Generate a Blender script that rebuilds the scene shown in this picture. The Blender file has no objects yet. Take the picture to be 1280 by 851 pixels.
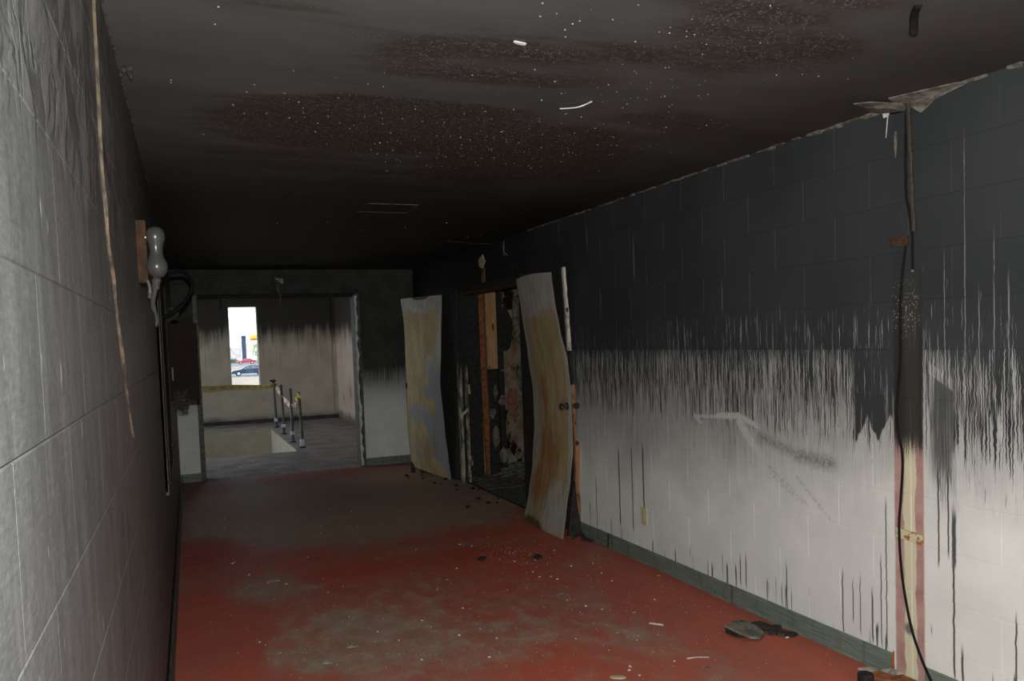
import bpy, bmesh, math, random
from math import sin, cos, pi, radians
from mathutils import Vector, Matrix
random.seed(7)
S = bpy.context.scene
COL = S.collection

# ------------------------------------------------------------------ camera
CAM_H = 1.5267
YAW, PITCH, ROLL = 0.3891, 0.0525, 0.0352
fw = Vector((sin(YAW)*cos(PITCH), cos(YAW)*cos(PITCH), -sin(PITCH)))
rt = Vector((cos(YAW), -sin(YAW), 0)); dn = fw.cross(rt)
r2 = rt*cos(ROLL)+dn*sin(ROLL); d2 = dn*cos(ROLL)-rt*sin(ROLL)
cd = bpy.data.cameras.new('camera'); cam = bpy.data.objects.new('camera', cd); COL.objects.link(cam)
M = Matrix((r2, -d2, -fw)).transposed().to_4x4(); M.translation = (0, 0, CAM_H)
cam.matrix_world = M
cd.sensor_width = 36; cd.lens = 1022.4/1280*36; cd.sensor_fit = 'HORIZONTAL'
cd.shift_y = (476.67-425.5)/1280
cd.clip_start = .02; cd.clip_end = 1000
S.camera = cam

# ------------------------------------------------------------------ world, flash, exposure
w = bpy.data.worlds.new('overcast_sky'); S.world = w; w.use_nodes = True
wn = w.node_tree.nodes; bg = wn['Background']
wt = wn.new('ShaderNodeTexCoord'); ws = wn.new('ShaderNodeSeparateXYZ'); wr = wn.new('ShaderNodeValToRGB')
w.node_tree.links.new(wt.outputs['Generated'], ws.inputs[0]); w.node_tree.links.new(ws.outputs['Z'], wr.inputs[0])
wr.color_ramp.elements[0].color = (.92, .95, 1, 1); wr.color_ramp.elements[1].color = (.72, .84, 1, 1)
w.node_tree.links.new(wr.outputs[0], bg.inputs[0]); bg.inputs[1].default_value = 5.0
ld = bpy.data.lights.new('camera_flash', 'POINT'); ld.energy = 430; ld.shadow_soft_size = .018; ld.color = (.955, 1, .985)
lo = bpy.data.objects.new('camera_flash', ld); COL.objects.link(lo); lo.location = (0.01, .0, CAM_H+.105)
S.view_settings.view_transform = 'Standard'; S.view_settings.look = 'None'
S.view_settings.exposure = 0; S.view_settings.gamma = 1; S.view_settings.use_curve_mapping = False

# ------------------------------------------------------------------ node helpers
class E:
    def __init__(s, T, v): s.T, s.v = T, v
    def _op(s, op, *o, clamp=False):
        n = s.T.nt.nodes.new('ShaderNodeMath'); n.operation = op; n.use_clamp = clamp
        for i, x in enumerate((s,)+o):
            x = x.v if isinstance(x, E) else x
            if isinstance(x, (int, float)): n.inputs[i].default_value = x
            else: s.T.nt.links.new(x, n.inputs[i])
        return E(s.T, n.outputs[0])
    def __add__(s, o): return s._op('ADD', o)
    __radd__ = __add__
    def __sub__(s, o): return s._op('SUBTRACT', o)
    def __rsub__(s, o): return E(s.T, float(o))._op('SUBTRACT', s)
    def __mul__(s, o): return s._op('MULTIPLY', o)
    __rmul__ = __mul__
    def __truediv__(s, o): return s._op('DIVIDE', o)
    def gt(s, o): return s._op('GREATER_THAN', o)
    def lt(s, o): return s._op('LESS_THAN', o)
    def abs(s): return s._op('ABSOLUTE')
    def sq(s): return s._op('MULTIPLY', s)
    def sqrt(s): return s._op('SQRT')
    def max(s, o): return s._op('MAXIMUM', o)
    def min(s, o): return s._op('MINIMUM', o)
    def clamp(s): return s._op('ADD', 0.0, clamp=True)
    def ss(s, a, b, lo=0., hi=1.):
        n = s.T.nt.nodes.new('ShaderNodeMapRange'); n.interpolation_type = 'SMOOTHSTEP'
        if a > b: a, b, lo, hi = b, a, hi, lo
        for i, x in enumerate((s.v, a, b, lo, hi)):
            if isinstance(x, (int, float)): n.inputs[i].default_value = x
            else: s.T.nt.links.new(x, n.inputs[i])
        return E(s.T, n.outputs[0])
    def ramp(s, pts):
        n = s.T.nt.nodes.new('ShaderNodeFloatCurve'); c = n.mapping.curves[0]
        n.mapping.use_clip = False
        while len(c.points) < len(pts): c.points.new(.5, .5)
        for p, q in zip(c.points, pts): p.location = q; p.handle_type = 'VECTOR'
        n.mapping.update(); s.T.nt.links.new(s.v, n.inputs['Value'])
        return E(s.T, n.outputs[0])

class T:
    """a node material"""
    def __init__(s, name, rough=.8, spec=.3, metal=0.):
        s.m = bpy.data.materials.new(name); s.m.use_nodes = True; s.nt = s.m.node_tree
        s.b = s.nt.nodes['Principled BSDF']; s.set(Roughness=rough, Metallic=metal); s.b.inputs['Specular IOR Level'].default_value = spec
        s._pos = None
    def set(s, **k):
        for n, v in k.items():
            i = s.b.inputs[n.replace('_', ' ')]
            v = v.v if isinstance(v, E) else v
            if isinstance(v, bpy.types.NodeSocket): s.nt.links.new(v, i)
            elif isinstance(v, tuple): i.default_value = v+(1,)*(4-len(v))
            else: i.default_value = v
        return s
    def pos(s):
        if not s._pos:
            g = s.nt.nodes.new('ShaderNodeNewGeometry'); x = s.nt.nodes.new('ShaderNodeSeparateXYZ')
            s.nt.links.new(g.outputs['Position'], x.inputs[0]); s._pos = [E(s, o) for o in x.outputs]
        return s._pos
    def coord(s, which):
        g = s.nt.nodes.new('ShaderNodeTexCoord'); x = s.nt.nodes.new('ShaderNodeSeparateXYZ')
        s.nt.links.new(g.outputs[which], x.inputs[0]); return [E(s, o) for o in x.outputs]
    def vec(s, *xs):
        n = s.nt.nodes.new('ShaderNodeCombineXYZ')
        for i, x in enumerate(xs):
            x = x.v if isinstance(x, E) else x
            if isinstance(x, (int, float)): n.inputs[i].default_value = x
            else: s.nt.links.new(x, n.inputs[i])
        return n.outputs[0]
    def noise(s, v, sc=1., det=2., ro=.5):
        n = s.nt.nodes.new('ShaderNodeTexNoise'); s.nt.links.new(v, n.inputs['Vector'])
        n.inputs['Scale'].default_value = sc; n.inputs['Detail'].default_value = det; n.inputs['Roughness'].default_value = ro
        return E(s, n.outputs[0])
    def vor(s, v, sc=1.):
        n = s.nt.nodes.new('ShaderNodeTexVoronoi'); s.nt.links.new(v, n.inputs['Vector']); n.inputs['Scale'].default_value = sc
        x = s.nt.nodes.new('ShaderNodeSeparateColor'); s.nt.links.new(n.outputs['Color'], x.inputs[0])
        return E(s, n.outputs['Distance']), E(s, x.outputs[0]), E(s, x.outputs[1])
    def mix(s, f, a, b):
        n = s.nt.nodes.new('ShaderNodeMix'); n.data_type = 'RGBA'
        for i, x in ((0, f), (6, a), (7, b)):
            x = x.v if isinstance(x, E) else x
            if isinstance(x, tuple): n.inputs[i].default_value = x+(1,)*(4-len(x))
            elif isinstance(x, (int, float)): n.inputs[i].default_value = x
            else: s.nt.links.new(x, n.inputs[i])
        return n.outputs[2]
    def bump(s, h, strength=.3, dist=.01):
        n = s.nt.nodes.new('ShaderNodeBump'); n.inputs['Strength'].default_value = strength; n.inputs['Distance'].default_value = dist
        s.nt.links.new(h.v, n.inputs['Height']); s.nt.links.new(n.outputs[0], s.b.inputs['Normal']); return s
    def blobs(s, x, y, l):
        """sum of soft patches: (cx, cy, rx, ry, amount)"""
        tot = None
        for cx, cy, rx, ry, a in l:
            d = (((x-cx)/rx).sq()+((y-cy)/ry).sq()).ss(1., 0.)*a
            tot = d if tot is None else tot+d
        return tot

def plain(name, c1, c2=None, sc=20., rough=.8, spec=.3, metal=0., bump=.2, det=4.):
    t = T(name, rough, spec, metal); x, y, z = t.pos()
    n = t.noise(t.vec(x, y, z), sc, det, .6)
    t.set(Base_Color=t.mix(n.ss(.35, .65), c1, c2 or tuple(v*.7 for v in c1)))
    if bump: t.bump(n, bump, .004)
    return t.m

# ------------------------------------------------------------------ materials of the shell
def soot_streaks(t, u, z, shift=0.):
    """soot running down a painted wall in fine vertical trails: 1 where black"""
    wob = t.noise(t.vec(u*1.1, 1.7, 0), 1., 2.)-.5
    ze = z+wob*.30+shift
    warp = t.noise(t.vec(u*22, 5., z*34), 1., 2.)-.5
    uu = u+warp*.015
    n = t.noise(t.vec(uu*190, 0, z*4.2), 1., 2., .6)
    n2 = t.noise(t.vec(uu*40, 9., z*1.3), 1., 2.)
    nn = n*.76+n2*.24
    step = z.gt(1.4224)*.028
    th = ((ze-.75)/1.2).clamp().ramp([(0, .26), (.12, .36), (.24, .445), (.36, .50), (.50, .53), (.60, .575), (.75, .625), (.88, .70), (1, .85)])+step
    return (th-nn).ss(-.022, .022), ze, n

def wall_right_mat():
    t = T('painted_block_sooted', .62, .25); x, y, z = t.pos()
    bump_l = ((y-2.73)/.085).sq().ss(1., .6)*(z.ss(1.0, 1.07))*.9      # notch of whole soot beside the conduit scar
    blk, ze, n = soot_streaks(t, y, z)
    jag = t.noise(t.vec(y*34, 0, z*3), 1., 2.)*.16
    pk = (1-(y-2.748).abs()/.062).max(1-(y-2.622).abs()/.075).max(0.)*.125
    notch = ((y-2.715)/.105).sq().ss(1.05, .95)*(z+jag*.7-pk).ss(1.06, 1.075)*z.lt(1.43)
    blk = blk.max(notch*(n*1.0).ss(.70, .62))
    grey = t.noise(t.vec(y*3, 0, z*3), 1., 4., .6)
    white = t.mix(grey.ss(.3, .7), (.74, .745, .70), (.66, .665, .63))
    haze = (ze+((y-2.2)*.10).min(.25)+(grey-.5)*.3).ss(.60, 1.25)*.66
    fine = t.noise(t.vec(y*210, 0, z*3), 1., 2.)
    haze = (haze*(fine*1.3+.35)).clamp()
    c = t.mix(haze, white, (.15, .15, .145))
    # smear wiped into the soot, and the grey smudge beside it
    def seg(p, q, wd):
        (ax, ay), (bx, by) = p, q; L2 = (bx-ax)**2+(by-ay)**2
        h = (((y-ax)*(bx-ax)+(z-ay)*(by-ay))/L2).clamp()
        return ((y-ax-h*(bx-ax)).sq()+(z-ay-h*(by-ay)).sq()).sqrt()-wd
    gr = (t.noise(t.vec(y*60, 0, z*60), 1., 3., .7)-.5)*.035
    d = None
    for p, q, wd in [((4.05,1.03),(3.83,1.045),.006),((4.05,1.03),(4.0,1.0),.012),((3.83,1.05),(3.64,1.062),.014),((3.64,1.062),(3.5,1.02),.012),
                     ((3.64,1.03),(3.55,.93),.026),((3.55,.93),(3.40,.81),.018)]:
        e = seg(p, q, wd); d = e if d is None else d.min(e)
    wipe = (d+gr).ss(.010, -.006)
    wipe2 = (seg((3.40,.81),(3.14,.66),.008).min(seg((3.40,.78),(3.20,.68),.004)).min(seg((3.2,.79),(2.98,.62),.006))+gr).ss(.012, -.004)
    sm = (seg((3.47,.965),(3.18,.90),.018).min(seg((3.2,.90),(2.97,.885),.026))+gr*1.6).ss(.035, -.03)
    blkc = t.mix(t.noise(t.vec(y*1.3, 0, z*1.3), 1., 3.).ss(.35, .65), (.030, .033, .035), (.040, .043, .044))
    blkc = t.mix(y.ss(4.5, 8.), blkc, (.012, .012, .011))
    # grey blot right of the scar
    blot = ((y-2.365+(n-.5)*.09+(grey-.5)*.06)/.054).sq().ss(1.7, .1)*(z+(n-.5)*.5).ss(.80, .98)*(z+(n-.5)*.3).ss(1.36, 1.30)
    capw = ((y-2.37)/.06).sq().ss(1., .8)*((z-1.315-(y-2.37)*.6)/.025).sq().ss(1.3, .5)
    c = t.mix((blot*(fine*1.5+.25)).clamp()*.93, c, (.06, .063, .06))
    c = t.mix((blk*(1-wipe*.8)*(1-blot*.6)).clamp(), c, blkc)
    sf = t.noise(t.vec(y*45+z*30, 6., z*45-y*20), 1., 3., .7)
    c = t.mix((sm*sf.ss(.20, .65)).clamp()*.75, c, (.10, .10, .095)); c = t.mix(wipe*sf.ss(.25, .50)*.85, c, (.50, .50, .46)); c = t.mix(wipe2*sf.ss(.42, .6)*.5, c, (.30, .30, .28))
    c = t.mix(capw*n.ss(.46, .54)*.5, c, (.5, .5, .47))
    # drips of soot water above the baseboard
    nd = t.noise(t.vec(y*42, 3., z*1.2), 1., 2.); hd = t.noise(t.vec(y*13, 7., 0), 1., 2.)
    dr = nd.ss(.60, .64)*(hd*.62-.10+y.ss(4.3, 5.3)*.07-z).ss(0., .04)
    dw = (t.noise(t.vec(0., 3., z*14), 1., 2.)-.5)*.016
    lst = [(2.652,.122,.785,.004),(2.732,.118,.36,.006),(2.682,.116,.524,.004),(2.845,.175,.374,.004),(2.802,.132,.408,.0035),(2.908,.097,.403,.005),
           (2.055,.10,.45,.005),(2.315,.56,.80,.013),(2.317,.106,.62,.006),(4.655,.378,.80,.011),(3.659,.13,.305,.006),(3.611,.13,.316,.006),
           (3.288,.099,.35,.005),(3.326,.11,.236,.004),(4.975,.2,.75,.010),(4.80,.2,.78,.008),(2.28,.10,.25,.007),(5.321,.12,.5,.006),(2.385,.55,.95,.005),(2.34,.6,.95,.005)]
    for y0, z0, z1, wd in lst:
        m = (y-y0+dw).abs().ss(wd, wd*.45)*z.ss(z0-.03, z0+.02)*z.ss(z1+.02, z1-.06); dr = dr.max(m)
    c = t.mix(dr*.93, c, (.035, .037, .037))
    # scar of a removed conduit: pink sides, cream middle
    e = t.noise(t.vec(y*8, 2., z*9), 1., 4., .6)-.5; e2 = t.noise(t.vec(y*4, 12., z*6), 1., 3., .6)-.5
    scar = (y-2.5295+e*.012).abs().ss(.080, .068)*z.ss(1.95, 1.35, .10, 1.)
    crm = (y-2.525+e2*.045).abs().ss(.032, .026)
    sc = t.mix((e*3+.5).clamp(), (.36, .19, .17), (.50, .32, .28)); sc = t.mix(crm, sc, (.62, .57, .40))
    sc = t.mix(((y-2.518).abs().ss(.006, .003))*.5, sc, (.80, .76, .60))
    sc = t.mix(((y-2.535).sq()+(z-.235).sq()).sqrt().ss(.035, .012), sc, (.16, .17, .15))
    low = (z+n*.24).ss(1.18, 1.06)
    up = t.mix((y-2.51).abs().ss(.05, .02), (.027, .024, .023), (.036, .037, .030))
    sd, sr, _ = t.vor(t.vec(y*1., 0, z*1.), 95.)
    spk = sd.ss(.35, .22)*sr.gt(.35)*(((y-2.545)/.11).sq()+((z-1.60)/.15).sq()).ss(1., .1)
    up = t.mix(spk, up, (.40, .36, .24))
    c = t.mix(scar, c, t.mix(low, up, sc))
    # pale rubs on the black part
    wl = None
    for y0, z0, z1, wd in [(4.701,1.9,2.24,.0055),(2.259,1.35,2.3,.003),(2.138,1.35,1.9,.003),(5.349,2.16,2.36,.006),(3.77,1.64,1.85,.004),(2.35,1.3,1.85,.0025),(2.639,1.10,1.38,.007),(2.949,1.3,1.64,.004),(3.361,1.3,1.64,.004),(2.08,1.3,1.75,.004),(2.20,1.3,1.7,.003),(2.42,1.15,1.55,.004)]:
        m = (y-y0+dw*.6).abs().ss(wd, wd*.4)*z.ss(z0-.05, z0+.05)*z.ss(z1, z1-.15); wl = m if wl is None else wl.max(m)
    c = t.mix(wl*n.ss(.35, .5)*.55, c, (.36, .36, .34))
    pr = t.noise(t.vec(y*30, 4., z*.9), 1., 1.).ss(.71, .75)*t.noise(t.vec(y*2, 8., z*4), 1., 2.).ss(.5, .62)*z.gt(1.45)
    c = t.mix(pr*.30, c, (.4, .4, .38))
    t.set(Base_Color=c)
    g = t.noise(t.vec(x*120, y*120, z*120), 1., 3., .6)
    t.bump(g+blk*.3, .12, .003)
    return t.m

def wall_left_mat():
    t = T('painted_block_blackened', .55, .35); x, y, z = t.pos()
    n = t.noise(t.vec(y*1.3, 0, z*1.3), 1., 5., .6); f = t.noise(t.vec(y*17, 0, z*2.6), 1., 5., .68); s = t.noise(t.vec(y*30, 0, z*9.), 1., 2.)
    c = t.mix(n.ss(.3, .7), (.083, .086, .086), (.112, .116, .115))
    c = t.mix(f.ss(.45, .68)*.40, c, (.14, .14, .136))
    c = t.mix(f.ss(.45, .30)*.5, c, (.07, .07, .068))
    sp = s.ss(.66, .72)*t.noise(t.vec(y*6, 4., z*16), 1., 2.).ss(.5, .60)*z.lt(1.75)
    c = t.mix(sp*.8, c, (.42, .42, .39))
    gr = t.noise(t.vec(y*34, 3., z*120), 1., 4., .7); gv = t.noise(t.vec(y*9, 8., z*11), 1., 5., .7)
    c = t.mix(gr.ss(.50, .68)*.35, c, (.17, .17, .165)); c = t.mix(gr.ss(.50, .34)*.35, c, (.045, .045, .044)); c = t.mix(gv.ss(.50, .70)*.35, c, (.050, .050, .048))
    # blistered paint near the ceiling
    warp = t.noise(t.vec(y*5, 2., z*5), 1., 2.)
    pl = t.noise(t.vec(y*4.5+warp*1.2, 6., z*5+warp*1.5), 1., 4., .62)
    top = (z+(n-.5)*.4).ss(1.72, 1.95)*y.ss(3.2, 2.3)
    c = t.mix(top*pl.ss(.50, .42)*.85, c, (.05, .05, .048)); c = t.mix(top*pl.ss(.52, .64), c, (.19, .185, .17))
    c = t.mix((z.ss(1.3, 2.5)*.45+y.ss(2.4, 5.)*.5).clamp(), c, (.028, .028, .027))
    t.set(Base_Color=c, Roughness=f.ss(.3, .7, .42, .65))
    g = t.noise(t.vec(x*140, y*140, z*140), 1., 3., .6)
    t.bump(g*.25+f*.15+gr*.5+top*pl.ss(.46, .56)*2.2, .35, .004)
    return t.m

def wall_far_mat():
    t = T('painted_block_far', .75, .2); x, y, z = t.pos()
    n = t.noise(t.vec(x*45, 0, z*1.6), 1., 3., .6); g = t.noise(t.vec(x*4, 0, z*4), 1., 4.)
    c = t.mix(g.ss(.3, .7), (.80, .80, .74), (.70, .70, .65))
    c = t.mix(z.ss(.66, 1.14)*.72, c, (.16, .16, .15))
    k = (z*1.0+(n-.5)*.65+(g-.5)*.2).ss(.96, 1.26)
    c = t.mix(k, c, t.mix(g.ss(.4, .6), (.040, .039, .036), (.058, .057, .053)))
    c = t.mix(n.ss(.70, .74)*z.ss(.55, .2)*.7, c, (.08, .08, .07))
    t.set(Base_Color=c); t.bump(t.noise(t.vec(x*120, y*120, z*120), 1., 3.), .12, .003)
    return t.m

def wall_landing_mat(pink=False):
    t = T('landing_wall_paint', .8, .15); x, y, z = t.pos()
    u = y if pink else x
    n = t.noise(t.vec(u*14, 0, z*.9), 1., 3., .6); g = t.noise(t.vec(x*2.5, y*2.5, z*2.5), 1., 4.)
    a, b = ((.56, .45, .37), (.48, .38, .31)) if pink else ((.46, .41, .32), (.38, .335, .26))  # right wall's pinker, lighter tones put the side daylight into the colour
    c = t.mix(g.ss(.3, .7), a, b)
    st = t.noise(t.vec(u*30, 2., z*.6), 1., 2.).ss(.54, .64)*z.ss(.9, 1.5)
    c = t.mix(st*.5, c, (.17, .15, .12))
    k = (z+(n-.5)*.6+(g-.5)*.3).ss(1.45, 1.98)
    c = t.mix(k*.97, c, (.026, .024, .021))
    c = t.mix((z+(g-.5)*.35).ss(.20, .02)*.8, c, (.06, .05, .045))
    c = t.mix((g+n*.3).ss(.80, .86)*z.lt(.7)*.6, c, (.10, .09, .08))
    t.set(Base_Color=c); return t.m

def ceiling_mat():
    t = T('sooted_ceiling', .6, .25); x, y, z = t.pos()
    n = t.noise(t.vec(x*1.2, y*2.6, 0), 1., 5., .62); n2 = t.noise(t.vec(x*.9+3, y*3.4, 4.), 1., 4., .6)
    c = t.mix(n.ss(.3, .7), (.060, .064, .062), (.080, .084, .081))
    patch = t.blobs(x, y, [(.95,3.45,1.15,.55,.8),(1.75,3.9,.75,.8,.8),(1.05,2.55,.7,.35,.5),(1.75,2.2,.6,.35,.7),(.6,4.1,.7,.5,.5),(2.0,3.1,.5,.5,.4),(1.5,1.75,.6,.3,.55),(1.3,4.6,.7,.4,.5)])
    pm = (patch+(n2-.5)*2.1).ss(.15, .60)
    c = t.mix(pm*.75, c, (.026, .020, .014))
    c = t.mix(y.ss(3.4, 5.6)*.9, c, (.011, .010, .008))  # far end fades to black in the colour, like the flash falling off
    c = t.mix(x.ss(1.6, 2.7)*.45, c, (.026, .024, .020))
    lump = t.noise(t.vec(x*38, y*38, 0), 1., 4., .7)
    c = t.mix(pm*lump.ss(.48, .66)*.6*y.ss(5., 4.), c, (.105, .100, .088))
    for sc, thr, rr in ((85., .45, .27), (45., .80, .18)):
        d, r, r_ = t.vor(t.vec(x, y, 0), sc)
        cl = t.noise(t.vec(x*3.2, y*7.5, sc), 1., 5., .75)
        q = d.ss(rr, rr*.55)*r.gt(thr)*(cl+pm*.20).ss(.58, .70)*(patch+.3).clamp().ss(.15, .5)
        c = t.mix(q*y.ss(5.4, 4.4)*.8, c, (.34, .34, .30))
    t.set(Base_Color=c); t.bump(lump*pm+n*.5, .5, .006)
    return t.m

def floor_mat():
    t = T('red_painted_concrete', .62, .3); x, y, z = t.pos()
    n = t.noise(t.vec(x*1.6, y*1.1, 0), 1., 6., .65); f = t.noise(t.vec(x*9, y*6, 0), 1., 5., .7); s = t.noise(t.vec(x*70, y*40, 0), 1., 3., .6)
    red = t.mix(n.ss(.35, .65), (.50, .098, .056), (.40, .100, .066)); red = t.mix(s.ss(.5, .75)*.35, red, (.34, .16, .115)); red = t.mix(f.ss(.4, .7)*.35, red, (.31, .13, .09))
    p = t.blobs(x, y, [(1.5,8.0,2.1,1.8,.95),(.7,7.6,.9,1.2,.35),(2.5,7.2,1.0,1.4,.45),(2.4,8.9,.9,1.1,.4),(1.25,6.6,1.3,.6,.5),(.75,4.15,.62,.7,.50),(1.0,4.5,.5,.5,.25),
                      (1.45,3.8,.5,.4,.40),(2.1,3.45,.45,.3,.20),(.5,5.4,.4,.4,.35),(1.1,2.9,.9,.6,.35),
                      (1.02,5.45,.42,.30,-.75),(1.7,5.45,.60,.32,-.75),(2.3,5.3,.5,.4,-.5),(.12,6.5,.35,.7,-.7),(.12,4.6,.4,.8,-.45),(.3,3.6,.5,.5,-.3),(2.6,3.6,.5,1.6,-.4)])
    ash = (p+(n-.5)*1.5+(f-.5)*1.2+.24).ss(.05, .95)*.78
    ashc = t.mix((f*.6+s*.4).ss(.4, .65), (.30, .225, .16), (.42, .35, .27))
    ashc = t.mix(y.ss(5.8, 7.2)*.85, ashc, t.mix((f*.6+s*.4).ss(.4, .65), (.40, .30, .20), (.54, .43, .31)))  # far ash lightened in its colour to offset the grazing flash
    c = t.mix(ash, red, ashc)
    hot = t.blobs(x, y, [(1.02,5.45,.36,.2,.9),(1.75,5.45,.5,.22,.6),(.1,6.5,.2,.5,.8),(.12,5.6,.2,.8,.4)])
    c = t.mix((hot*n.ss(.2, .6)).clamp()*.6, c, (.50, .030, .022))
    c = t.mix((t.blobs(x, y, [(1.62,5.35,.28,.16,.7)])*f).clamp(), c, (.34, .12, .03))
    c = t.mix(y.ss(8.8, 9.8)*.55, c, (.22, .075, .05))
    d, r, _ = t.vor(t.vec(x, y, 0), 42.)
    q = d.ss(.17, .09)*r.gt(.86)*t.noise(t.vec(x*2, y*2, 5.), 1., 4., .7).ss(.46, .6)
    c = t.mix(q, c, (.55, .53, .46))
    d, r, _ = t.vor(t.vec(x+7, y, 0), 20.)
    q = (d+(s-.5)*.3).ss(.16, .10)*r.gt(.85)*f.ss(.46, .56)
    c = t.mix(q*.7, c, (.26, .27, .22))
    d, r, _ = t.vor(t.vec(x+3, y+2, 0), 55.)
    c = t.mix(d.ss(.2, .1)*r.gt(.93)*.8, c, (.03, .025, .02))
    t.set(Base_Color=c, Roughness=f.ss(.3, .7, .5, .75)); t.bump(f*.6+s*.4, .25, .004)
    return t.m

MAT = {}
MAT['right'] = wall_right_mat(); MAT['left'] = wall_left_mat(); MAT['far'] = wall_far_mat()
MAT['landing'] = wall_landing_mat(); MAT['landing_lit'] = wall_landing_mat(True)
MAT['ceiling'] = ceiling_mat(); MAT['floor'] = floor_mat()
MAT['concrete'] = plain('landing_concrete', (.30, .265, .245), (.19, .17, .16), 3., .8, .2, bump=.3)
MAT['ash_floor'] = plain('ashy_floor', (.24, .225, .20), (.08, .074, .066), 22., .9, .1, bump=.8)
MAT['black'] = plain('charred', (.016, .015, .014), (.035, .033, .030), 30., .8, .2, bump=.6)
MAT['soot'] = plain('soot_grey', (.030, .030, .030), (.055, .055, .053), 12., .8, .2)
MAT['green'] = plain('green_rubber', (.115, .155, .12), (.065, .09, .07), 14., .55, .35, bump=.15)
MAT['green_dark'] = plain('green_enamel_sooty', (.085, .11, .088), (.03, .035, .03), 18., .5, .4, bump=.2)
MAT['plaster'] = plain('broken_plaster', (.42, .40, .34), (.16, .15, .125), 26., .85, .15, bump=.6)
MAT['pale_flake'] = plain('peeled_paint', (.72, .74, .74), (.50, .51, .50), 22., .7, .2)
MAT['dimflake'] = plain('smoked_plaster', (.20, .185, .15), (.07, .065, .055), 34., .85, .15, bump=.8)
MAT['rust'] = plain('rusty_steel', (.34, .105, .03), (.13, .05, .025), 24., .75, .3, bump=.5)
MAT['dark_rust'] = plain('rust_brown_steel', (.085, .032, .018), (.045, .02, .012), 9., .6, .35, bump=.3)
MAT['brown_panel'] = plain('brown_enamel', (.020, .011, .008), (.013, .008, .006), 9., .7, .12, bump=.2)
MAT['rubber'] = plain('black_rubber', (.006, .006, .006), (.009, .009, .009), 30., .75, .12, bump=.1)
MAT['burnt_cord'] = plain('burnt_cord', (.030, .024, .018), (.055, .045, .034), 60., .7, .3, bump=.5)
MAT['steel'] = plain('bare_steel', (.50, .49, .46), (.30, .28, .25), 30., .42, .5, .7, bump=.2)
MAT['cream'] = plain('cream_plastic', (.60, .53, .34), (.50, .44, .28), 30., .4, .5, bump=.05)
t = T('torn_strip', .7, .3); x, y, z = t.pos(); n = t.noise(t.vec(x*60, y*30, z*14), 1., 4., .6)
t.set(Base_Color=t.mix(n.ss(.4, .6), (.115, .082, .050), (.03, .025, .02))); MAT['torn'] = t.m
MAT['wood'] = None
def wood_mat(name, a, b, char):
    t = T(name, .75, .2); x, y, z = t.pos()
    g = t.noise(t.vec(x*60, y*60, z*3), 1., 4., .6); k = t.noise(t.vec(x*9, y*9, z*9), 1., 4., .65)
    c = t.mix(g.ss(.35, .65), a, b); c = t.mix(k.ss(.5, .62)*char, c, (.02, .018, .016))
    c = t.mix(t.noise(t.vec(x*20, y*20, z*12), 1., 1.).ss(.70, .74), c, (.05, .03, .02))
    t.set(Base_Color=c); t.bump(g, .4, .003); return t.m
MAT['wood'] = wood_mat('raw_pine', (.52, .31, .15), (.40, .22, .10), .1)
MAT['wood_brown'] = wood_mat('scorched_pine', (.36, .17, .075), (.20, .09, .04), .7)
MAT['wood_grey'] = wood_mat('weathered_board', (.24, .22, .185), (.15, .135, .11), .5)
MAT['wood_pale'] = wood_mat('pale_edge_wood', (.72, .68, .58), (.52, .47, .38), .45)

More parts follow.
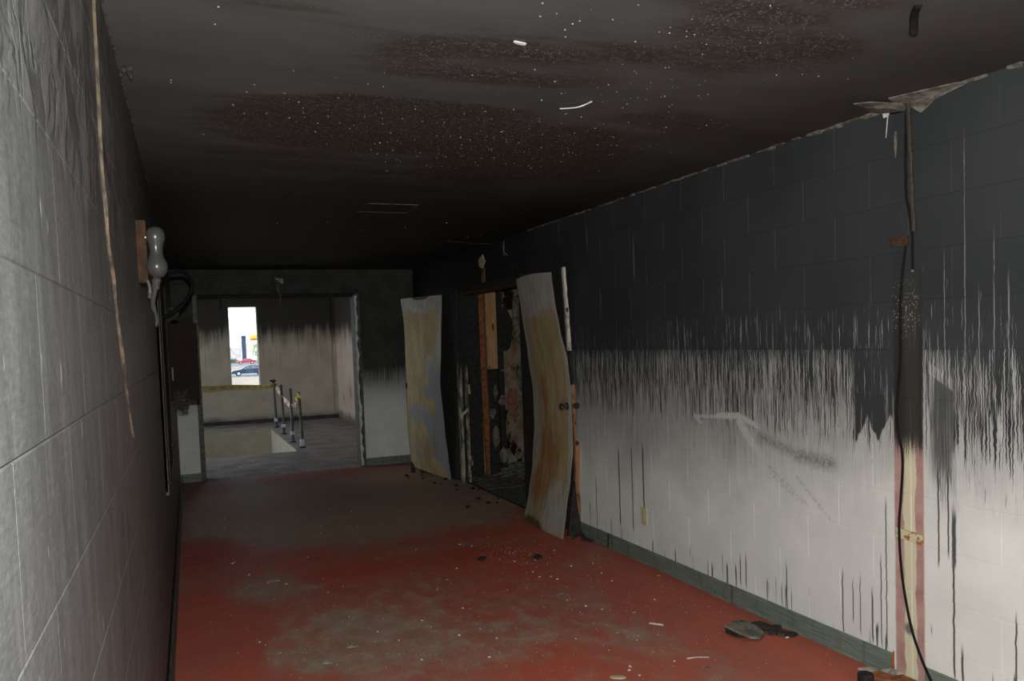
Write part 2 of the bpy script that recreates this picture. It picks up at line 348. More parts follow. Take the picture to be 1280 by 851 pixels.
# ------------------------------------------------------------------ mesh helpers
ORG = {}
class MB:
    def __init__(s): s.v, s.f, s.uv = [], [], {}
    def add(s, vs, fs):
        k = len(s.v); s.v += [tuple(v) for v in vs]; s.f += [tuple(i+k for i in f) for f in fs]; return s
    def box(s, a, b):
        x0, y0, z0 = a; x1, y1, z1 = b
        return s.add([(x0,y0,z0),(x1,y0,z0),(x1,y1,z0),(x0,y1,z0),(x0,y0,z1),(x1,y0,z1),(x1,y1,z1),(x0,y1,z1)],
                     [(0,3,2,1),(4,5,6,7),(0,1,5,4),(1,2,6,5),(2,3,7,6),(3,0,4,7)])
    def tube(s, pts, r, n=8, cap=True):
        pts = [Vector(p) for p in pts]; rs = r if isinstance(r, (list, tuple)) else [r]*len(pts)
        vs, up = [], None
        for i, p in enumerate(pts):
            d = (pts[min(i+1, len(pts)-1)]-pts[max(i-1, 0)]).normalized()
            if up is None: up = Vector((0, 0, 1)) if abs(d.z) < .9 else Vector((1, 0, 0))
            a = (up-d*up.dot(d)).normalized(); b = d.cross(a); up = a
            vs += [p+(a*cos(2*pi*k/n)+b*sin(2*pi*k/n))*rs[i] for k in range(n)]
        fs = [(i*n+k, i*n+(k+1) % n, (i+1)*n+(k+1) % n, (i+1)*n+k) for i in range(len(pts)-1) for k in range(n)]
        if cap: fs += [tuple(range(n))[::-1], tuple((len(pts)-1)*n+k for k in range(n))]
        return s.add(vs, fs)
    def lathe(s, c, prof, axis='z', n=16):
        c = Vector(c); vs = []
        for r, h in prof:
            for k in range(n):
                a, b = r*cos(2*pi*k/n), r*sin(2*pi*k/n)
                vs.append(c+Vector({'z': (a, b, h), 'x': (h, a, b), 'y': (b, h, a)}[axis]))
        m = len(prof)
        fs = [(i*n+k, i*n+(k+1) % n, (i+1)*n+(k+1) % n, (i+1)*n+k) for i in range(m-1) for k in range(n)]
        fs += [tuple(range(n))[::-1], tuple((m-1)*n+k for k in range(n))]
        return s.add(vs, fs)
    def grid(s, fn, nu, nv, th):
        """a sheet with thickness: fn(u, v) -> point and offset direction"""
        k0 = len(s.v); W1 = nu+1
        P = [[fn(i/nu, j/nv) for i in range(nu+1)] for j in range(nv+1)]
        front = [p for row in P for p, d in row]; back = [Vector(p)+Vector(d)*th for row in P for p, d in row]
        N = len(front); fs = []
        for j in range(nv):
            for i in range(nu):
                a, b, c, d = j*W1+i, j*W1+i+1, (j+1)*W1+i+1, (j+1)*W1+i
                fs += [(a, b, c, d), (N+d, N+c, N+b, N+a)]
        rim = [(0, i) for i in range(W1)]+[(j, nu) for j in range(1, nv+1)]+[(nv, i) for i in range(nu-1, -1, -1)]+[(j, 0) for j in range(nv-1, 0, -1)]
        idx = [j*W1+i for j, i in rim]
        for a, b in zip(idx, idx[1:]+idx[:1]): fs.append((b, a, N+a, N+b))
        s.add(front+back, fs)
        for j in range(nv+1):
            for i in range(W1):
                for o in (0, N): s.uv[k0+o+j*W1+i] = (i/nu, j/nv)
        return s
    def prism(s, poly, n, th):
        """flat polygon (3D points) given thickness along n"""
        m = len(poly); poly = [Vector(p) for p in poly]; n = Vector(n)*th
        return s.add(poly+[p+n for p in poly], [tuple(range(m))[::-1], tuple(range(m, 2*m))]+[(i, (i+1) % m, m+(i+1) % m, m+i) for i in range(m)])
    def ball(s, c, r, sc=(1, 1, 1), jit=0., sub=2):
        bm = bmesh.new(); bmesh.ops.create_icosphere(bm, subdivisions=sub, radius=1)
        vs = [Vector(c)+Vector((v.co.x*sc[0], v.co.y*sc[1], v.co.z*sc[2]))*r*(1+random.uniform(-jit, jit)) for v in bm.verts]
        fs = [tuple(v.index for v in f.verts) for f in bm.faces]; bm.free(); return s.add(vs, fs)
    def build(s, name, mat, parent=None, org=None, smooth=False, bevel=0.):
        o_ = Vector(ORG.get(parent.name, (0, 0, 0))) if parent else Vector(org or (0, 0, 0))
        me = bpy.data.meshes.new(name); me.from_pydata([Vector(v)-o_ for v in s.v], [], s.f)
        if s.uv:
            ul = me.uv_layers.new(name='UVMap')
            for lp in me.loops: ul.data[lp.index].uv = s.uv.get(lp.vertex_index, (0, 0))
        bm = bmesh.new(); bm.from_mesh(me)
        if bevel: bmesh.ops.bevel(bm, geom=bm.edges[:], offset=bevel, segments=2, affect='EDGES', profile=.5)
        bmesh.ops.recalc_face_normals(bm, faces=bm.faces[:]); bm.to_mesh(me); bm.free()
        if smooth:
            for p in me.polygons: p.use_smooth = True
            me.set_sharp_from_angle(angle=radians(40))
        me.materials.append(mat)
        o = bpy.data.objects.new(name, me); COL.objects.link(o)
        if parent: o.parent = parent; ORG[o.name] = tuple(o_)
        else: o.location = o_; ORG[o.name] = tuple(o_)
        return o

def tag(o, label, cat, group=None, kind=None):
    o['label'] = label; o['category'] = cat
    if group: o['group'] = group
    if kind: o['kind'] = kind
    return o
def thing(name, label, cat, loc, group=None):
    o = bpy.data.objects.new(name, None); o.empty_display_size = .05; COL.objects.link(o); o.location = loc; ORG[o.name] = tuple(loc)
    return tag(o, label, cat, group)
def struct(name, mb, mat, parent=None, **k):
    o = mb.build(name, mat, parent, **k); o['kind'] = 'structure'; return o
def smooth_path(pts, n=6):
    P = [Vector(p) for p in pts]; out = []
    for i in range(len(P)-1):
        a, b, c, d = P[max(i-1, 0)], P[i], P[i+1], P[min(i+2, len(P)-1)]
        for k in range(n):
            t = k/n; out.append(.5*((2*b)+(c-a)*t+(2*a-5*b+4*c-d)*t*t+(3*b-a-3*c+d)*t**3))
    return out+[P[-1]]

# ------------------------------------------------------------------ block walls
BW, BH = .4064, .2032
BMESH = {}
def block_mesh(wd, ht, mat):
    key = (round(wd, 3), round(ht, 3), mat.name)
    if key not in BMESH:
        g, c, d = .0006, .0017, .02
        gx, cx_ = (.0001, .0002) if mat is MAT['left'] else (.0004, .0012)
        x0, x1, z0, z1 = gx, wd-gx, g, ht-g
        vs = []
        for (i, k, y) in ((cx_, c, 0), (0, 0, -c*.9), (0, 0, -d)):
            vs += [(x0+i, y, z0+k), (x1-i, y, z0+k), (x1-i, y, z1-k), (x0+i, y, z1-k)]
        fs = [(3, 2, 1, 0)]+[(a*4+k, a*4+(k+1) % 4, a*4+4+(k+1) % 4, a*4+4+k) for a in (0, 1) for k in range(4)]
        me = bpy.data.meshes.new('block'); me.from_pydata(vs, [], fs); me.materials.append(mat)
        bm = bmesh.new(); bm.from_mesh(me); bmesh.ops.recalc_face_normals(bm, faces=bm.faces[:]); 
        f0 = [f for f in bm.faces if len([v for v in f.verts if abs(v.co.y) < 1e-7]) == 4][0]
        if f0.normal.y < 0: bmesh.ops.reverse_faces(bm, faces=bm.faces[:])
        bm.to_mesh(me); bm.free(); BMESH[key] = me
    return BMESH[key]
def cut(r, holes):
    out = [r]
    for h in holes:
        nx = []
        for a in out:
            u0, u1, z0, z1 = a
            if h[0] >= u1-.004 or h[1] <= u0+.004 or h[2] >= z1-.004 or h[3] <= z0+.004: nx.append(a); continue
            if h[0] > u0+.01: nx.append((u0, h[0], z0, z1))
            if h[1] < u1-.01: nx.append((h[1], u1, z0, z1))
            m0, m1 = max(u0, h[0]), min(u1, h[1])
            if h[3] < z1-.01: nx.append((m0, m1, h[3], z1))
            if h[2] > z0+.01: nx.append((m0, m1, z0, h[2]))
        out = nx
    return out
def block_wall(parent, place, u0, u1, off, mat, holes=(), rows=12, flip=False):
    """place(u, z) -> matrix of a block whose left-bottom front corner is at u, z"""
    for r in range(rows):
        z0 = r*BH; o = off+(BW/2 if r % 2 else 0)
        k = math.floor((u0-o)/BW)
        while o+k*BW < u1:
            a, b = max(u0, o+k*BW), min(u1, o+(k+1)*BW); k += 1
            if b-a < .02: continue
            for (p, q, s, t) in cut((a, b, z0, z0+BH), holes):
                if q-p < .012 or t-s < .012: continue
                ob = bpy.data.objects.new('block', block_mesh(q-p, t-s, mat)); COL.objects.link(ob)
                ob.parent = parent; ob.matrix_local = place(q if flip else p, s)

W, L, HC = 2.824, 10.076, 2.44
LX0, LXS = -.168, .0155
la = math.atan(LXS)
DY0, DY1, DH = 6.60, 8.28, 2.06              # doorway in the right wall
RJ = .0022                                   # depth of the joints

# right wall
wr_ = MB()
wr_.box((W+RJ, -3, 0), (W+.2, DY0, HC)).box((W+RJ, DY1, 0), (W+.2, L+.2, HC)).box((W+RJ, DY0, DH), (W+.2, DY1, HC)).box((W, -3, 0), (W+RJ, 1.5, HC))
wall_right = struct('wall_right', wr_, MAT['right'])
def place_r(u, z): return Matrix.Translation((W, u, z)) @ Matrix.Rotation(pi/2, 4, 'Z')
block_wall(wall_right, place_r, 1.5, L, 3.9402, MAT['right'], [(DY0, DY1, -1, DH)])
# left wall (runs slightly skew)
def lx(y): return LX0+LXS*y
wl = MB()
q = [(lx(-3)-RJ, -3), (lx(L+.2)-RJ, L+.2), (lx(L+.2)-.25, L+.2), (lx(-3)-.25, -3)]
wl.prism([(a, b, 0) for a, b in q], (0, 0, 1), HC)
wall_left = struct('wall_left', wl, MAT['left'])
def place_l(u, z): return Matrix.Translation((lx(u), u, z)) @ Matrix.Rotation(-pi/2-la, 4, 'Z')
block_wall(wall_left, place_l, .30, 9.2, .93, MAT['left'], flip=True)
# far wall with the opening to the landing
OX0, OX1, OH = .262, 2.10, 2.15
wf = MB()
wf.box((-2.4, L+RJ, 0), (OX0, L+.2, 2.8)).box((OX1, L+RJ, 0), (3.3, L+.2, 2.8)).box((OX0, L+RJ, OH), (OX1, L+.2, 2.8))
wall_far = struct('wall_far', wf, MAT['far'])
def place_f(u, z): return Matrix.Translation((u, L, z)) @ Matrix.Rotation(pi, 4, 'Z')
block_wall(wall_far, place_f, lx(L), W, .2, MAT['far'], [(OX0, OX1, -1, OH)], flip=True)
# floors, ceilings, the wall behind the camera
struct('wall_back', MB().box((-.5, -3.1, 0), (3.1, -2.95, HC)), MAT['soot'])
struct('floor', MB().box((-.45, -3, -.2), (W+.02, L, 0)), MAT['floor'])
struct('ceiling', MB().box((-.5, -3, HC), (W+.2, L+.02, HC+.2)), MAT['ceiling'])
# landing beyond
BY, RX = 17.2, 3.11
HX0, HX1, HY0, HY1 = -.6, 1.575, 12.17, 15.69
f2 = MB(); z0 = -.012
f2.box((-2.3, L, z0), (RX+.1, HY0, 0)).box((-2.3, HY1, z0), (RX+.1, BY+.1, 0)).box((HX1, HY0, z0), (RX+.1, HY1, 0)).box((-2.3, HY0, z0), (HX0, HY1, 0))
struct('floor_landing', f2, MAT['concrete'])
pit = MB()
pit.box((HX0-.1, HY1-.004, -2.4), (HX1+.1, HY1+.12, -.0015)).box((HX0-.1, HY0-.12, -2.4), (HX1+.1, HY0, -.0015)).box((HX1-.004, HY0, -2.4), (HX1+.12, HY1, -.0015)).box((HX0-.12, HY0, -2.4), (HX0+.004, HY1, -.0015))
struct('wall_stairwell', pit, plain('stairwell_paint', (.40, .355, .26), (.34, .30, .22), 3., .8, .15, bump=0))
struct('floor_stairwell', MB().box((HX0-.1, HY0-.1, -2.5), (HX1+.1, HY1+.1, -2.4)), MAT['concrete'])
WX0, WX1, WZ0, WZ1 = 1.012, 1.560, .70, 2.352
wb = MB()
wb.box((-2.4, BY, 0), (WX0, BY+.22, 2.8)).box((WX1, BY, 0), (RX+.2, BY+.22, 2.8)).box((WX0, BY, 0), (WX1, BY+.22, WZ0)).box((WX0, BY, WZ1), (WX1, BY+.22, 2.8))
struct('wall_landing_back', wb, MAT['landing'])
struct('trim_1', MB().box((3.0, BY-.012, 0), (3.018, BY, 2.7)).box((RX-.02, BY-.02, 0), (RX, BY, 2.7)), MAT['landing'])
struct('baseboard_landing', MB().box((-2.3, BY-.02, 0), (RX, BY, .075)), MAT['soot'])
wlr = struct('wall_landing_right', MB().box((RX+RJ, L+.2, 0), (RX+.2, BY+.2, 2.8)), MAT['landing_lit'])
def place_lr(u, z): return Matrix.Translation((RX, u, z)) @ Matrix.Rotation(pi/2, 4, 'Z')
block_wall(wlr, place_lr, 13.6, BY, 14.0, MAT['landing_lit'])
wll = MB(); A0, A1, B0, B1 = 10.9, 16.4, .5, 2.55
wll.box((-2.5, L, 0), (-2.3, A0, 2.8)).box((-2.5, A1, 0), (-2.3, BY+.2, 2.8)).box((-2.5, A0, 0), (-2.3, A1, B0)).box((-2.5, A0, B1), (-2.3, A1, 2.8))
struct('wall_landing_left', wll, MAT['landing'])
struct('ceiling_landing', MB().box((-2.5, L+.02, 2.8), (RX+.2, BY+.22, 2.95)), MAT['soot'])
# window in the landing's back wall
def glass_mat():
    t = T('window_glass'); nt = t.nt
    tr = nt.nodes.new('ShaderNodeBsdfTransparent'); tr.inputs[0].default_value = (.96, .97, .97, 1)
    gl = nt.nodes.new('ShaderNodeBsdfGlossy'); gl.inputs['Roughness'].default_value = .02
    fr = nt.nodes.new('ShaderNodeFresnel'); fr.inputs[0].default_value = 1.3
    mx = nt.nodes.new('ShaderNodeMixShader'); nt.links.new(fr.outputs[0], mx.inputs[0]); nt.links.new(tr.outputs[0], mx.inputs[1]); nt.links.new(gl.outputs[0], mx.inputs[2])
    nt.links.new(mx.outputs[0], nt.nodes['Material Output'].inputs[0]); return t.m
MAT['glass'] = glass_mat()
fr = MB(); e = .012
fr.box((WX0, BY+.10, WZ0), (WX0+e, BY+.14, WZ1)).box((WX1-e, BY+.10, WZ0), (WX1, BY+.14, WZ1)).box((WX0, BY+.10, WZ1-e), (WX1, BY+.14, WZ1)).box((WX0, BY+.10, WZ0), (WX1, BY+.14, WZ0+e))
win = struct('window_1', fr, MAT['steel'])
MB().box((WX0+e, BY+.118, WZ0+e), (WX1-e, BY+.122, WZ1-e)).build('pane', MAT['glass'], win)
fr = MB()  # unseen window added at the left, enlarged to brighten the landing
for yy in (A0, 12.65, 14.1, A1-.05): fr.box((-2.42, yy, B0), (-2.36, yy+.05, B1))
fr.box((-2.42, A0, B0), (-2.36, A1, B0+.05)).box((-2.42, A0, B1-.05), (-2.36, A1, B1))
win_added = struct('window_added', fr, MAT['steel'])
MB().box((-2.392, A0, B0), (-2.388, A1, B1)).build('pane', MAT['glass'], win_added)

# baseboards (coved)
def base_prof(n): return [(0, 0), (.016, 0), (.011, .006), (.008, .02), (.007, .085), (.004, .10), (0, .10)]
def baseboard(name, p, q, n, mat):
    p, q, n = Vector(p), Vector(q), Vector(n); mb = MB(); pr = base_prof(n); m = len(pr)
    K = 14; vs = []
    for i in range(K+1):
        c = p.lerp(q, i/K); wv = random.uniform(-.0012, .0015)
        vs += [c+n*(d+(wv if d else -.001))+Vector((0, 0, z)) for d, z in pr]
    fs = [(i*m+k, i*m+(k+1) % m, (i+1)*m+(k+1) % m, (i+1)*m+k) for i in range(K) for k in range(m)]+[tuple(range(m)), tuple(K*m+k for k in range(m))]
    mb.add(vs, fs); return struct(name, mb, mat)
def base_mat():
    t = T('green_cove_base', .5, .35); x, y, z = t.pos()
    n = t.noise(t.vec(x*5, y*5, z*160), 1., 3., .6); k = t.noise(t.vec(x*30, y*30, z*3), 1., 4., .65); g = t.noise(t.vec(x*1.5, y*1.5, 0), 1., 3.)
    c = t.mix(n.ss(.35, .65), (.19, .225, .185), (.115, .14, .115))
    c = t.mix(k.ss(.5, .68)*(g.ss(.35, .65)*.6+y.ss(3.2, 5.)*.4), c, (.025, .030, .026))
    c = t.mix(n.ss(.68, .72)*.4, c, (.30, .34, .29))
    t.set(Base_Color=c); return t.m
MAT['base'] = base_mat()
baseboard('baseboard_right', (W, 2.625, 0), (W, DY0-.02, 0), (-1, 0, 0), MAT['base'])
struct('trim_2', MB().prism([(W, 2.622, 0), (W-.016, 2.620, 0), (W-.012, 2.622, .05), (W-.005, 2.618, .108), (W, 2.622, .11)], (0, 1, 0), -.009), MAT['rust'])
baseboard('baseboard_right_near', (W, -1., 0), (W, 2.452, 0), (-1, 0, 0), MAT['base'])
baseboard('baseboard_right_far', (W, DY1+.05, 0), (W, L, 0), (-1, 0, 0), MAT['base'])
baseboard('baseboard_far', (OX1+.02, L, 0), (W, L, 0), (0, -1, 0), MAT['base'])
baseboard('baseboard_far_left', (lx(L), L, 0), (OX0-.05, L, 0), (0, -1, 0), MAT['base'])
baseboard('baseboard_left', (lx(-1)+.01, -1, 0), (lx(L)+.01, L, 0), Vector((1, -LXS, 0)).normalized(), MAT['green_dark'])
# frame of the opening to the landing
d2_ = struct('door_2', MB().box((OX0-.05, L-.02, OH), (OX1+.05, L+.22, OH+.05)), MAT['soot'])
MB().box((OX0-.055, L-.022, 0), (OX0, L+.22, OH)).build('jamb', MAT['green_dark'], d2_, bevel=.004)
MB().box((OX1-.035, L-.022, 0), (OX1+.03, L+.22, OH)).build('jamb', MAT['green_dark'], d2_, bevel=.004)
MB().box((OX0, L+.08, OH-.04), (OX1, L+.14, OH)).build('stop', MAT['black'], d2_)
pv, K = [], 40
for i in range(K+1):
    z = .02+2.10*i/K; a = OX1-.034; b = a+.026+random.uniform(-.014, .016)
    if i in (20, 21, 29, 8): b = a+.009
    pv.append((a+random.uniform(-.003, .004), b, z))
pm = MB()
for (a, b, z), (a2, b2, z2) in zip(pv, pv[1:]):
    k = len(pm.v)
    pm.add([(a, L-.026, z), (b, L-.026, z), (b2, L-.026, z2), (a2, L-.026, z2), (a, L-.022, z), (b, L-.022, z), (b2, L-.022, z2), (a2, L-.022, z2)],
           [(0, 1, 2, 3), (7, 6, 5, 4), (0, 4, 5, 1), (1, 5, 6, 2), (2, 6, 7, 3), (3, 7, 4, 0)])
pm.build('peeled_paint', MAT['pale_flake'], d2_)

# ragged seam where the right wall meets the ceiling
sm_, y = MB(), 1.7
while y < 6.4:
    st = random.uniform(.03, .09); h = random.uniform(.004, .017)*(1.2 if y < 3.6 else .8); dz = random.uniform(.006, .022)
    if random.random() < .9:
        sm_.add([(W-dz, y, HC-.001), (W+.002, y, HC-.001), (W+.002, y, HC-h), (W-dz*.5, y, HC-h*.6),
                 (W-dz*random.uniform(.6, 1.2), y+st, HC-.001), (W+.002, y+st, HC-.001), (W+.002, y+st, HC-h*random.uniform(.5, 1.1)), (W-dz*.5, y+st, HC-h*.6)],
                [(0, 1, 2, 3), (7, 6, 5, 4), (0, 4, 5, 1), (1, 5, 6, 2), (2, 6, 7, 3), (3, 7, 4, 0)])
    y += st*random.uniform(.8, 1.1)
struct('trim_3', sm_, MAT['dimflake'])
sm_, y = MB(), .8
while y < 6.:
    st = random.uniform(.02, .10); x = lx(y)
    if random.random() < .75: sm_.ball((x+.004, y, HC-.004), random.uniform(.003, .006), (1, 3.2, .8), .4, 1)
    y += st
struct('trim_4', sm_, MAT['soot'])

# ------------------------------------------------------------------ closet behind the double doors
def closet_mat():
    t = T('burnt_closet_plaster', .9, .1); x, y, z = t.pos()
    n = t.noise(t.vec(x*4.2, y*4.2, z*2.6), 1., 5., .68); m = t.noise(t.vec(x*7+4, y*7, z*5), 1., 5., .7); k = t.noise(t.vec(x*3, y*3, z*3+9), 1., 4., .6)
    c = t.mix(m.ss(.35, .65), (.30, .23, .16), (.14, .09, .06))
    c = t.mix(k.ss(.56, .66)*z.ss(1.4, .9), c, (.30, .12, .08)); c = t.mix(n.ss(.56, .60), c, (.012, .010, .009))
    c = t.mix(m.ss(.66, .72), c, (.34, .31, .25)); t.set(Base_Color=c); t.bump(m*.6+n*.6, .9, .02); return t.m
MAT['closet'] = closet_mat(); MAT['closet_patch'] = plain('smoked_patch', (.24, .20, .155), (.09, .07, .05), 18., .9, .1, bump=.8)
CX, CY0, CY1 = 4.3, 6.35, 8.46
wc = struct('wall_closet', MB().box((W+.2, CY1, 0), (CX+.1, CY1+.1, 2.4)), MAT['closet'])
struct('wall_closet_back', MB().box((CX, CY0, 0), (CX+.1, CY1, 2.4)), MAT['closet'])
struct('wall_closet_near', MB().box((W+.2, CY0-.1, 0), (CX+.1, CY0, 2.4)), MAT['closet'])
struct('ceiling_closet', MB().box((W+.2, CY0, 2.4), (CX+.1, CY1, 2.5)), MAT['black'])
struct('floor_closet', MB().box((W, CY0, -.2), (CX, CY1, .0)), MAT['ash_floor'])
def ragged(cx, cz, rx, rz, n=11, y=CY1-.012):
    return [(cx+rx*cos(2*pi*k/n)*random.uniform(.65, 1.15), y, cz+rz*sin(2*pi*k/n)*random.uniform(.65, 1.15)) for k in range(n)]
for cx, cz, rx, rz, mt in [(3.345, 2.02, .07, .06, 'plaster'), (3.55, 1.75, .055, .32, 'dimflake'), (3.50, 1.20, .05, .07, 'plaster'), (3.30, .85, .05, .07, 'plaster'),
                           (3.21, .45, .05, .12, 'dimflake'), (3.18, .72, .04, .07, 'dimflake'), (3.22, .95, .03, .08, 'dimflake'), (3.30, .25, .07, .09, 'dimflake'), (3.52, .22, .07, .05, 'plaster'), (3.56, 1.05, .05, .3, 'dimflake')]:
    MB().prism(ragged(cx, cz, rx, rz, y=8.352 if cx < 3.32 and cz < 1 else CY1-.012), (0, -1, 0), .012).build('plaster_patch', MAT['closet_patch'], wc)
MB().prism(ragged(3.42, 1.62, .075, .27), (0, -1, 0), .006).build('burnt_hole', MAT['black'], wc)
MB().prism(ragged(3.47, .82, .08, .16), (0, -1, 0), .01).build('plaster_patch', plain('pink_plaster', (.30, .12, .085), (.16, .07, .05), 20., .9, bump=.5), wc)
st = thing('steel_stud', 'rust-orange steel stud standing inside the burnt closet, beside the pale wooden stud', 'stud', (3.10, 8.40, 0))
path = [(3.09, 8.36, 2.06), (3.10, 8.37, 1.3), (3.115, 8.38, .8), (3.14, 8.4, .3), (3.15, 8.4, 0)]
rs_ = MB()
for (a, b) in zip(path, path[1:]):
    rs_.add([(a[0]-.035, a[1], a[2]), (a[0]+.032, a[1]-.01, a[2]), (b[0]+.032, b[1]-.01, b[2]), (b[0]-.035, b[1], b[2]), (a[0]-.035, a[1]+.03, a[2]), (a[0]+.032, a[1]+.03, a[2]), (b[0]+.032, b[1]+.03, b[2]), (b[0]-.035, b[1]+.03, b[2])],
            [(0, 1, 2, 3), (7, 6, 5, 4), (0, 4, 7, 3), (1, 2, 6, 5), (0, 1, 5, 4), (3, 7, 6, 2)])
rs_.build('web', MAT['rust'], st)
lip = MB()
for (a, b) in zip(path, path[1:]):
    lip.tube([(a[0]+.03, a[1]-.015, a[2]), (b[0]+.03, b[1]-.015, b[2])], .006, 5)
lip.build('lip', MAT['dark_rust'], st)
wd = thing('wall_stud', 'wooden stud in the closet, raw pine at the top and charred black below', 'stud', (3.20, 8.40, 0))
MB().box((3.145, 8.36, 1.20), (3.27, 8.445, 2.07)).build('bare_timber', MAT['wood'], wd, bevel=.004)
MB().box((3.15, 8.365, 0), (3.265, 8.445, 1.20)).build('charred_timber', MAT['black'], wd, bevel=.005)['label'] = 'charred black lower end'
ws_ = thing('charred_stud', 'narrow charred black stud inside the closet, right of the raw pine stud', 'stud', (3.31, 8.40, 0))
MB().box((3.285, 8.38, .1), (3.35, 8.445, 2.05)).build('timber', MAT['black'], ws_, bevel=.006)
MB().prism(ragged(3.33, 1.18, .03, .012, 8, 8.38), (0, -1, 0), .02).build('knot', MAT['plaster'], ws_)
pp = thing('conduit_pipe', 'grey-green vertical pipe inside the closet, just behind the near door', 'pipe', (3.62, 8.38, 0))
MB().tube([(3.615, 8.36, 0), (3.62, 8.36, 1.2), (3.61, 8.36, 2.38)], .022, 10).build('tube', MAT['green_dark'], pp, smooth=True)
for z in (.55, .95): MB().lathe((3.617, 8.36, z), [(.027, 0), (.027, .025)], n=12).build('coupling', MAT['steel'], pp)
# ash heap on the closet floor
hp = MB()
def heap(u, v):
    x = 2.86+u*1.1; y = 7.75+v*.7
    return (x, y, .004+max(0, .16*v**2*(.6+.4*sin(9*u+3*v))*(.55+.45*u))+random.uniform(0, .02)*v), (0, 0, -1)
hp.grid(heap, 26, 18, .003)
tag(hp.build('ash_heap', MAT['ash_floor'], org=(3.3, 8.2, 0)), 'heap of grey ash and rubble on the closet floor', 'ash', kind='stuff')

# door frame in the right wall (steel, peeling)
d1 = struct('door_1', MB().box((W-.03, DY0-.05, DH-.045), (W+.15, DY1+.05, DH+.02)), MAT['black'])
MB().box((W-.012, DY0, DH-.062), (W+.13, DY1, DH-.045)).build('head_edge', MAT['dark_rust'], d1)
def jamb_mat():
    t = T('peeling_jamb', .7, .3); x, y, z = t.pos()
    n = t.noise(t.vec(x*40, y*40, z*6), 1., 4., .65); m = t.noise(t.vec(x*50, y*30, z*22), 1., 3., .6)
    c = t.mix(n.ss(.42, .56), (.48, .41, .28), (.05, .06, .055)); c = t.mix(m.ss(.62, .7)*.8, c, (.28, .10, .03))
    c = t.mix((z+n*.7).ss(1.35, 1.65), c, (.014, .015, .016)); t.set(Base_Color=c); return t.m
MAT['jamb'] = jamb_mat()
MB().box((W-.045, DY1-.015, 0), (W-.01, DY1+.05, DH)).build('jamb', MAT['jamb'], d1, bevel=.004)
MB().box((W+.02, DY1-.02, 0), (W+.055, DY1+.05, DH)).build('jamb_rebate', MAT['jamb'], d1, bevel=.004)
MB().box((W-.005, DY1-.008, 0), (W+.21, DY1+.0, DH)).build('jamb_back', MAT['black'], d1)
MB().box((W-.02, DY0-.05, 0), (W+.15, DY0, DH)).build('jamb', MAT['green_dark'], d1, bevel=.004)
for z in (.18, .95, 1.75): MB().box((W+.045, DY1-.026, z), (W+.075, DY1-.018, z+.10)).build('hinge_plate', MAT['jamb'] if z < 1.5 else MAT['black'], d1)
MB().prism([(W-.05, DY1-.03, .73), (W+.03, DY1-.03, .80), (W+.035, DY1-.03, .775), (W-.045, DY1-.03, .70)], (0, -1, 0), .012).build('splinter', MAT['wood_pale'], d1)

# door leaves
def skin_mat(name, rusty):
    t = T(name, .55, .35, .15); x, y, z = t.pos(); u, v, _ = t.coord('UV')
    n = t.noise(t.vec(u*4, v*7, 1.), 1., 5., .65); m = t.noise(t.vec(u*16, v*8, 3.), 1., 5., .7); st = t.noise(t.vec(u*26, v*2.2, 7.), 1., 4., .6)
    st = t.noise(t.vec(u*9+n*2, v*5., 7.), 1., 6., .62)
    zinc = t.mix(m.ss(.35, .65), (.52, .49, .42), (.37, .355, .31))
    ochre = t.mix(st.ss(.35, .65), (.46, .36, .19), (.35, .275, .14))
    if rusty:
        g = t.blobs(u, v, [(0.,.5,.16,.9,.8),(1.,.5,.10,.9,.7),(.5,1.,.9,.20,1.),(.12,.40,.16,.28,.7),(.30,.86,.4,.10,.4),(.70,.10,.35,.2,.7)])
        c = t.mix((g+(m-.5)*2.2+(n-.5)*1.4).ss(.25, .60), ochre, zinc)
        rz = t.blobs(u, v, [(.42,.66,.14,.22,.55),(.40,.45,.2,.22,.5),(.45,.24,.34,.2,.75),(.20,.15,.24,.12,.9),(.62,.33,.2,.2,.5),(.72,.52,.12,.25,.35)])
        c = t.mix((rz+(st-.5)*2.4+(n-.5)*.9).ss(.30, 1.0)*.85, c, t.mix(m.ss(.4, .6), (.43, .20, .055), (.30, .12, .04)))
        c = t.mix((t.blobs(u, v, [(.25,.0,.5,.05,.9)])+(m-.5)*1.6).ss(.5, .8)*.8, c, (.06, .04, .03))
    else:
        g = t.blobs(u, v, [(1.,.5,.20,.9,.8),(.5,1.,.9,.12,1.1),(.72,.60,.2,.10,.7),(.7,.47,.25,.07,.6),(.35,.33,.4,.10,.6),(.8,.22,.35,.2,.8),(.3,.12,.3,.1,.5)])
        c = t.mix((g+(m-.5)*2.2+(n-.5)*1.2).ss(.30, .60), ochre, t.mix(v.ss(.75, .55), zinc, (.27, .28, .29)))
        c = t.mix((t.blobs(u, v, [(.5,.10,.55,.22,.7),(.85,.3,.2,.2,.4)])+(st-.5)*2.2).ss(.4, .95)*.65, c, (.30, .16, .055))
        c = t.mix((t.blobs(u, v, [(.5,1.,.3,.025,1.)])+(m-.5)).ss(.4, .6)*.85, c, (.03, .03, .03))
    t.set(Base_Color=c, Roughness=m.ss(.3, .7, .45, .7)); t.bump(m*.5+st*.3, .3, .004); return t.m
def curve(tab):
    tab = sorted(tab)
    def f(z):
        for (a, p), (b, q) in zip(tab, tab[1:]):
            if z <= b: s = (z-a)/(b-a); s = max(0, s); s2 = s*s*(3-2*s); return p+(q-p)*(s*.5+s2*.5)
        return tab[-1][1]
    return f
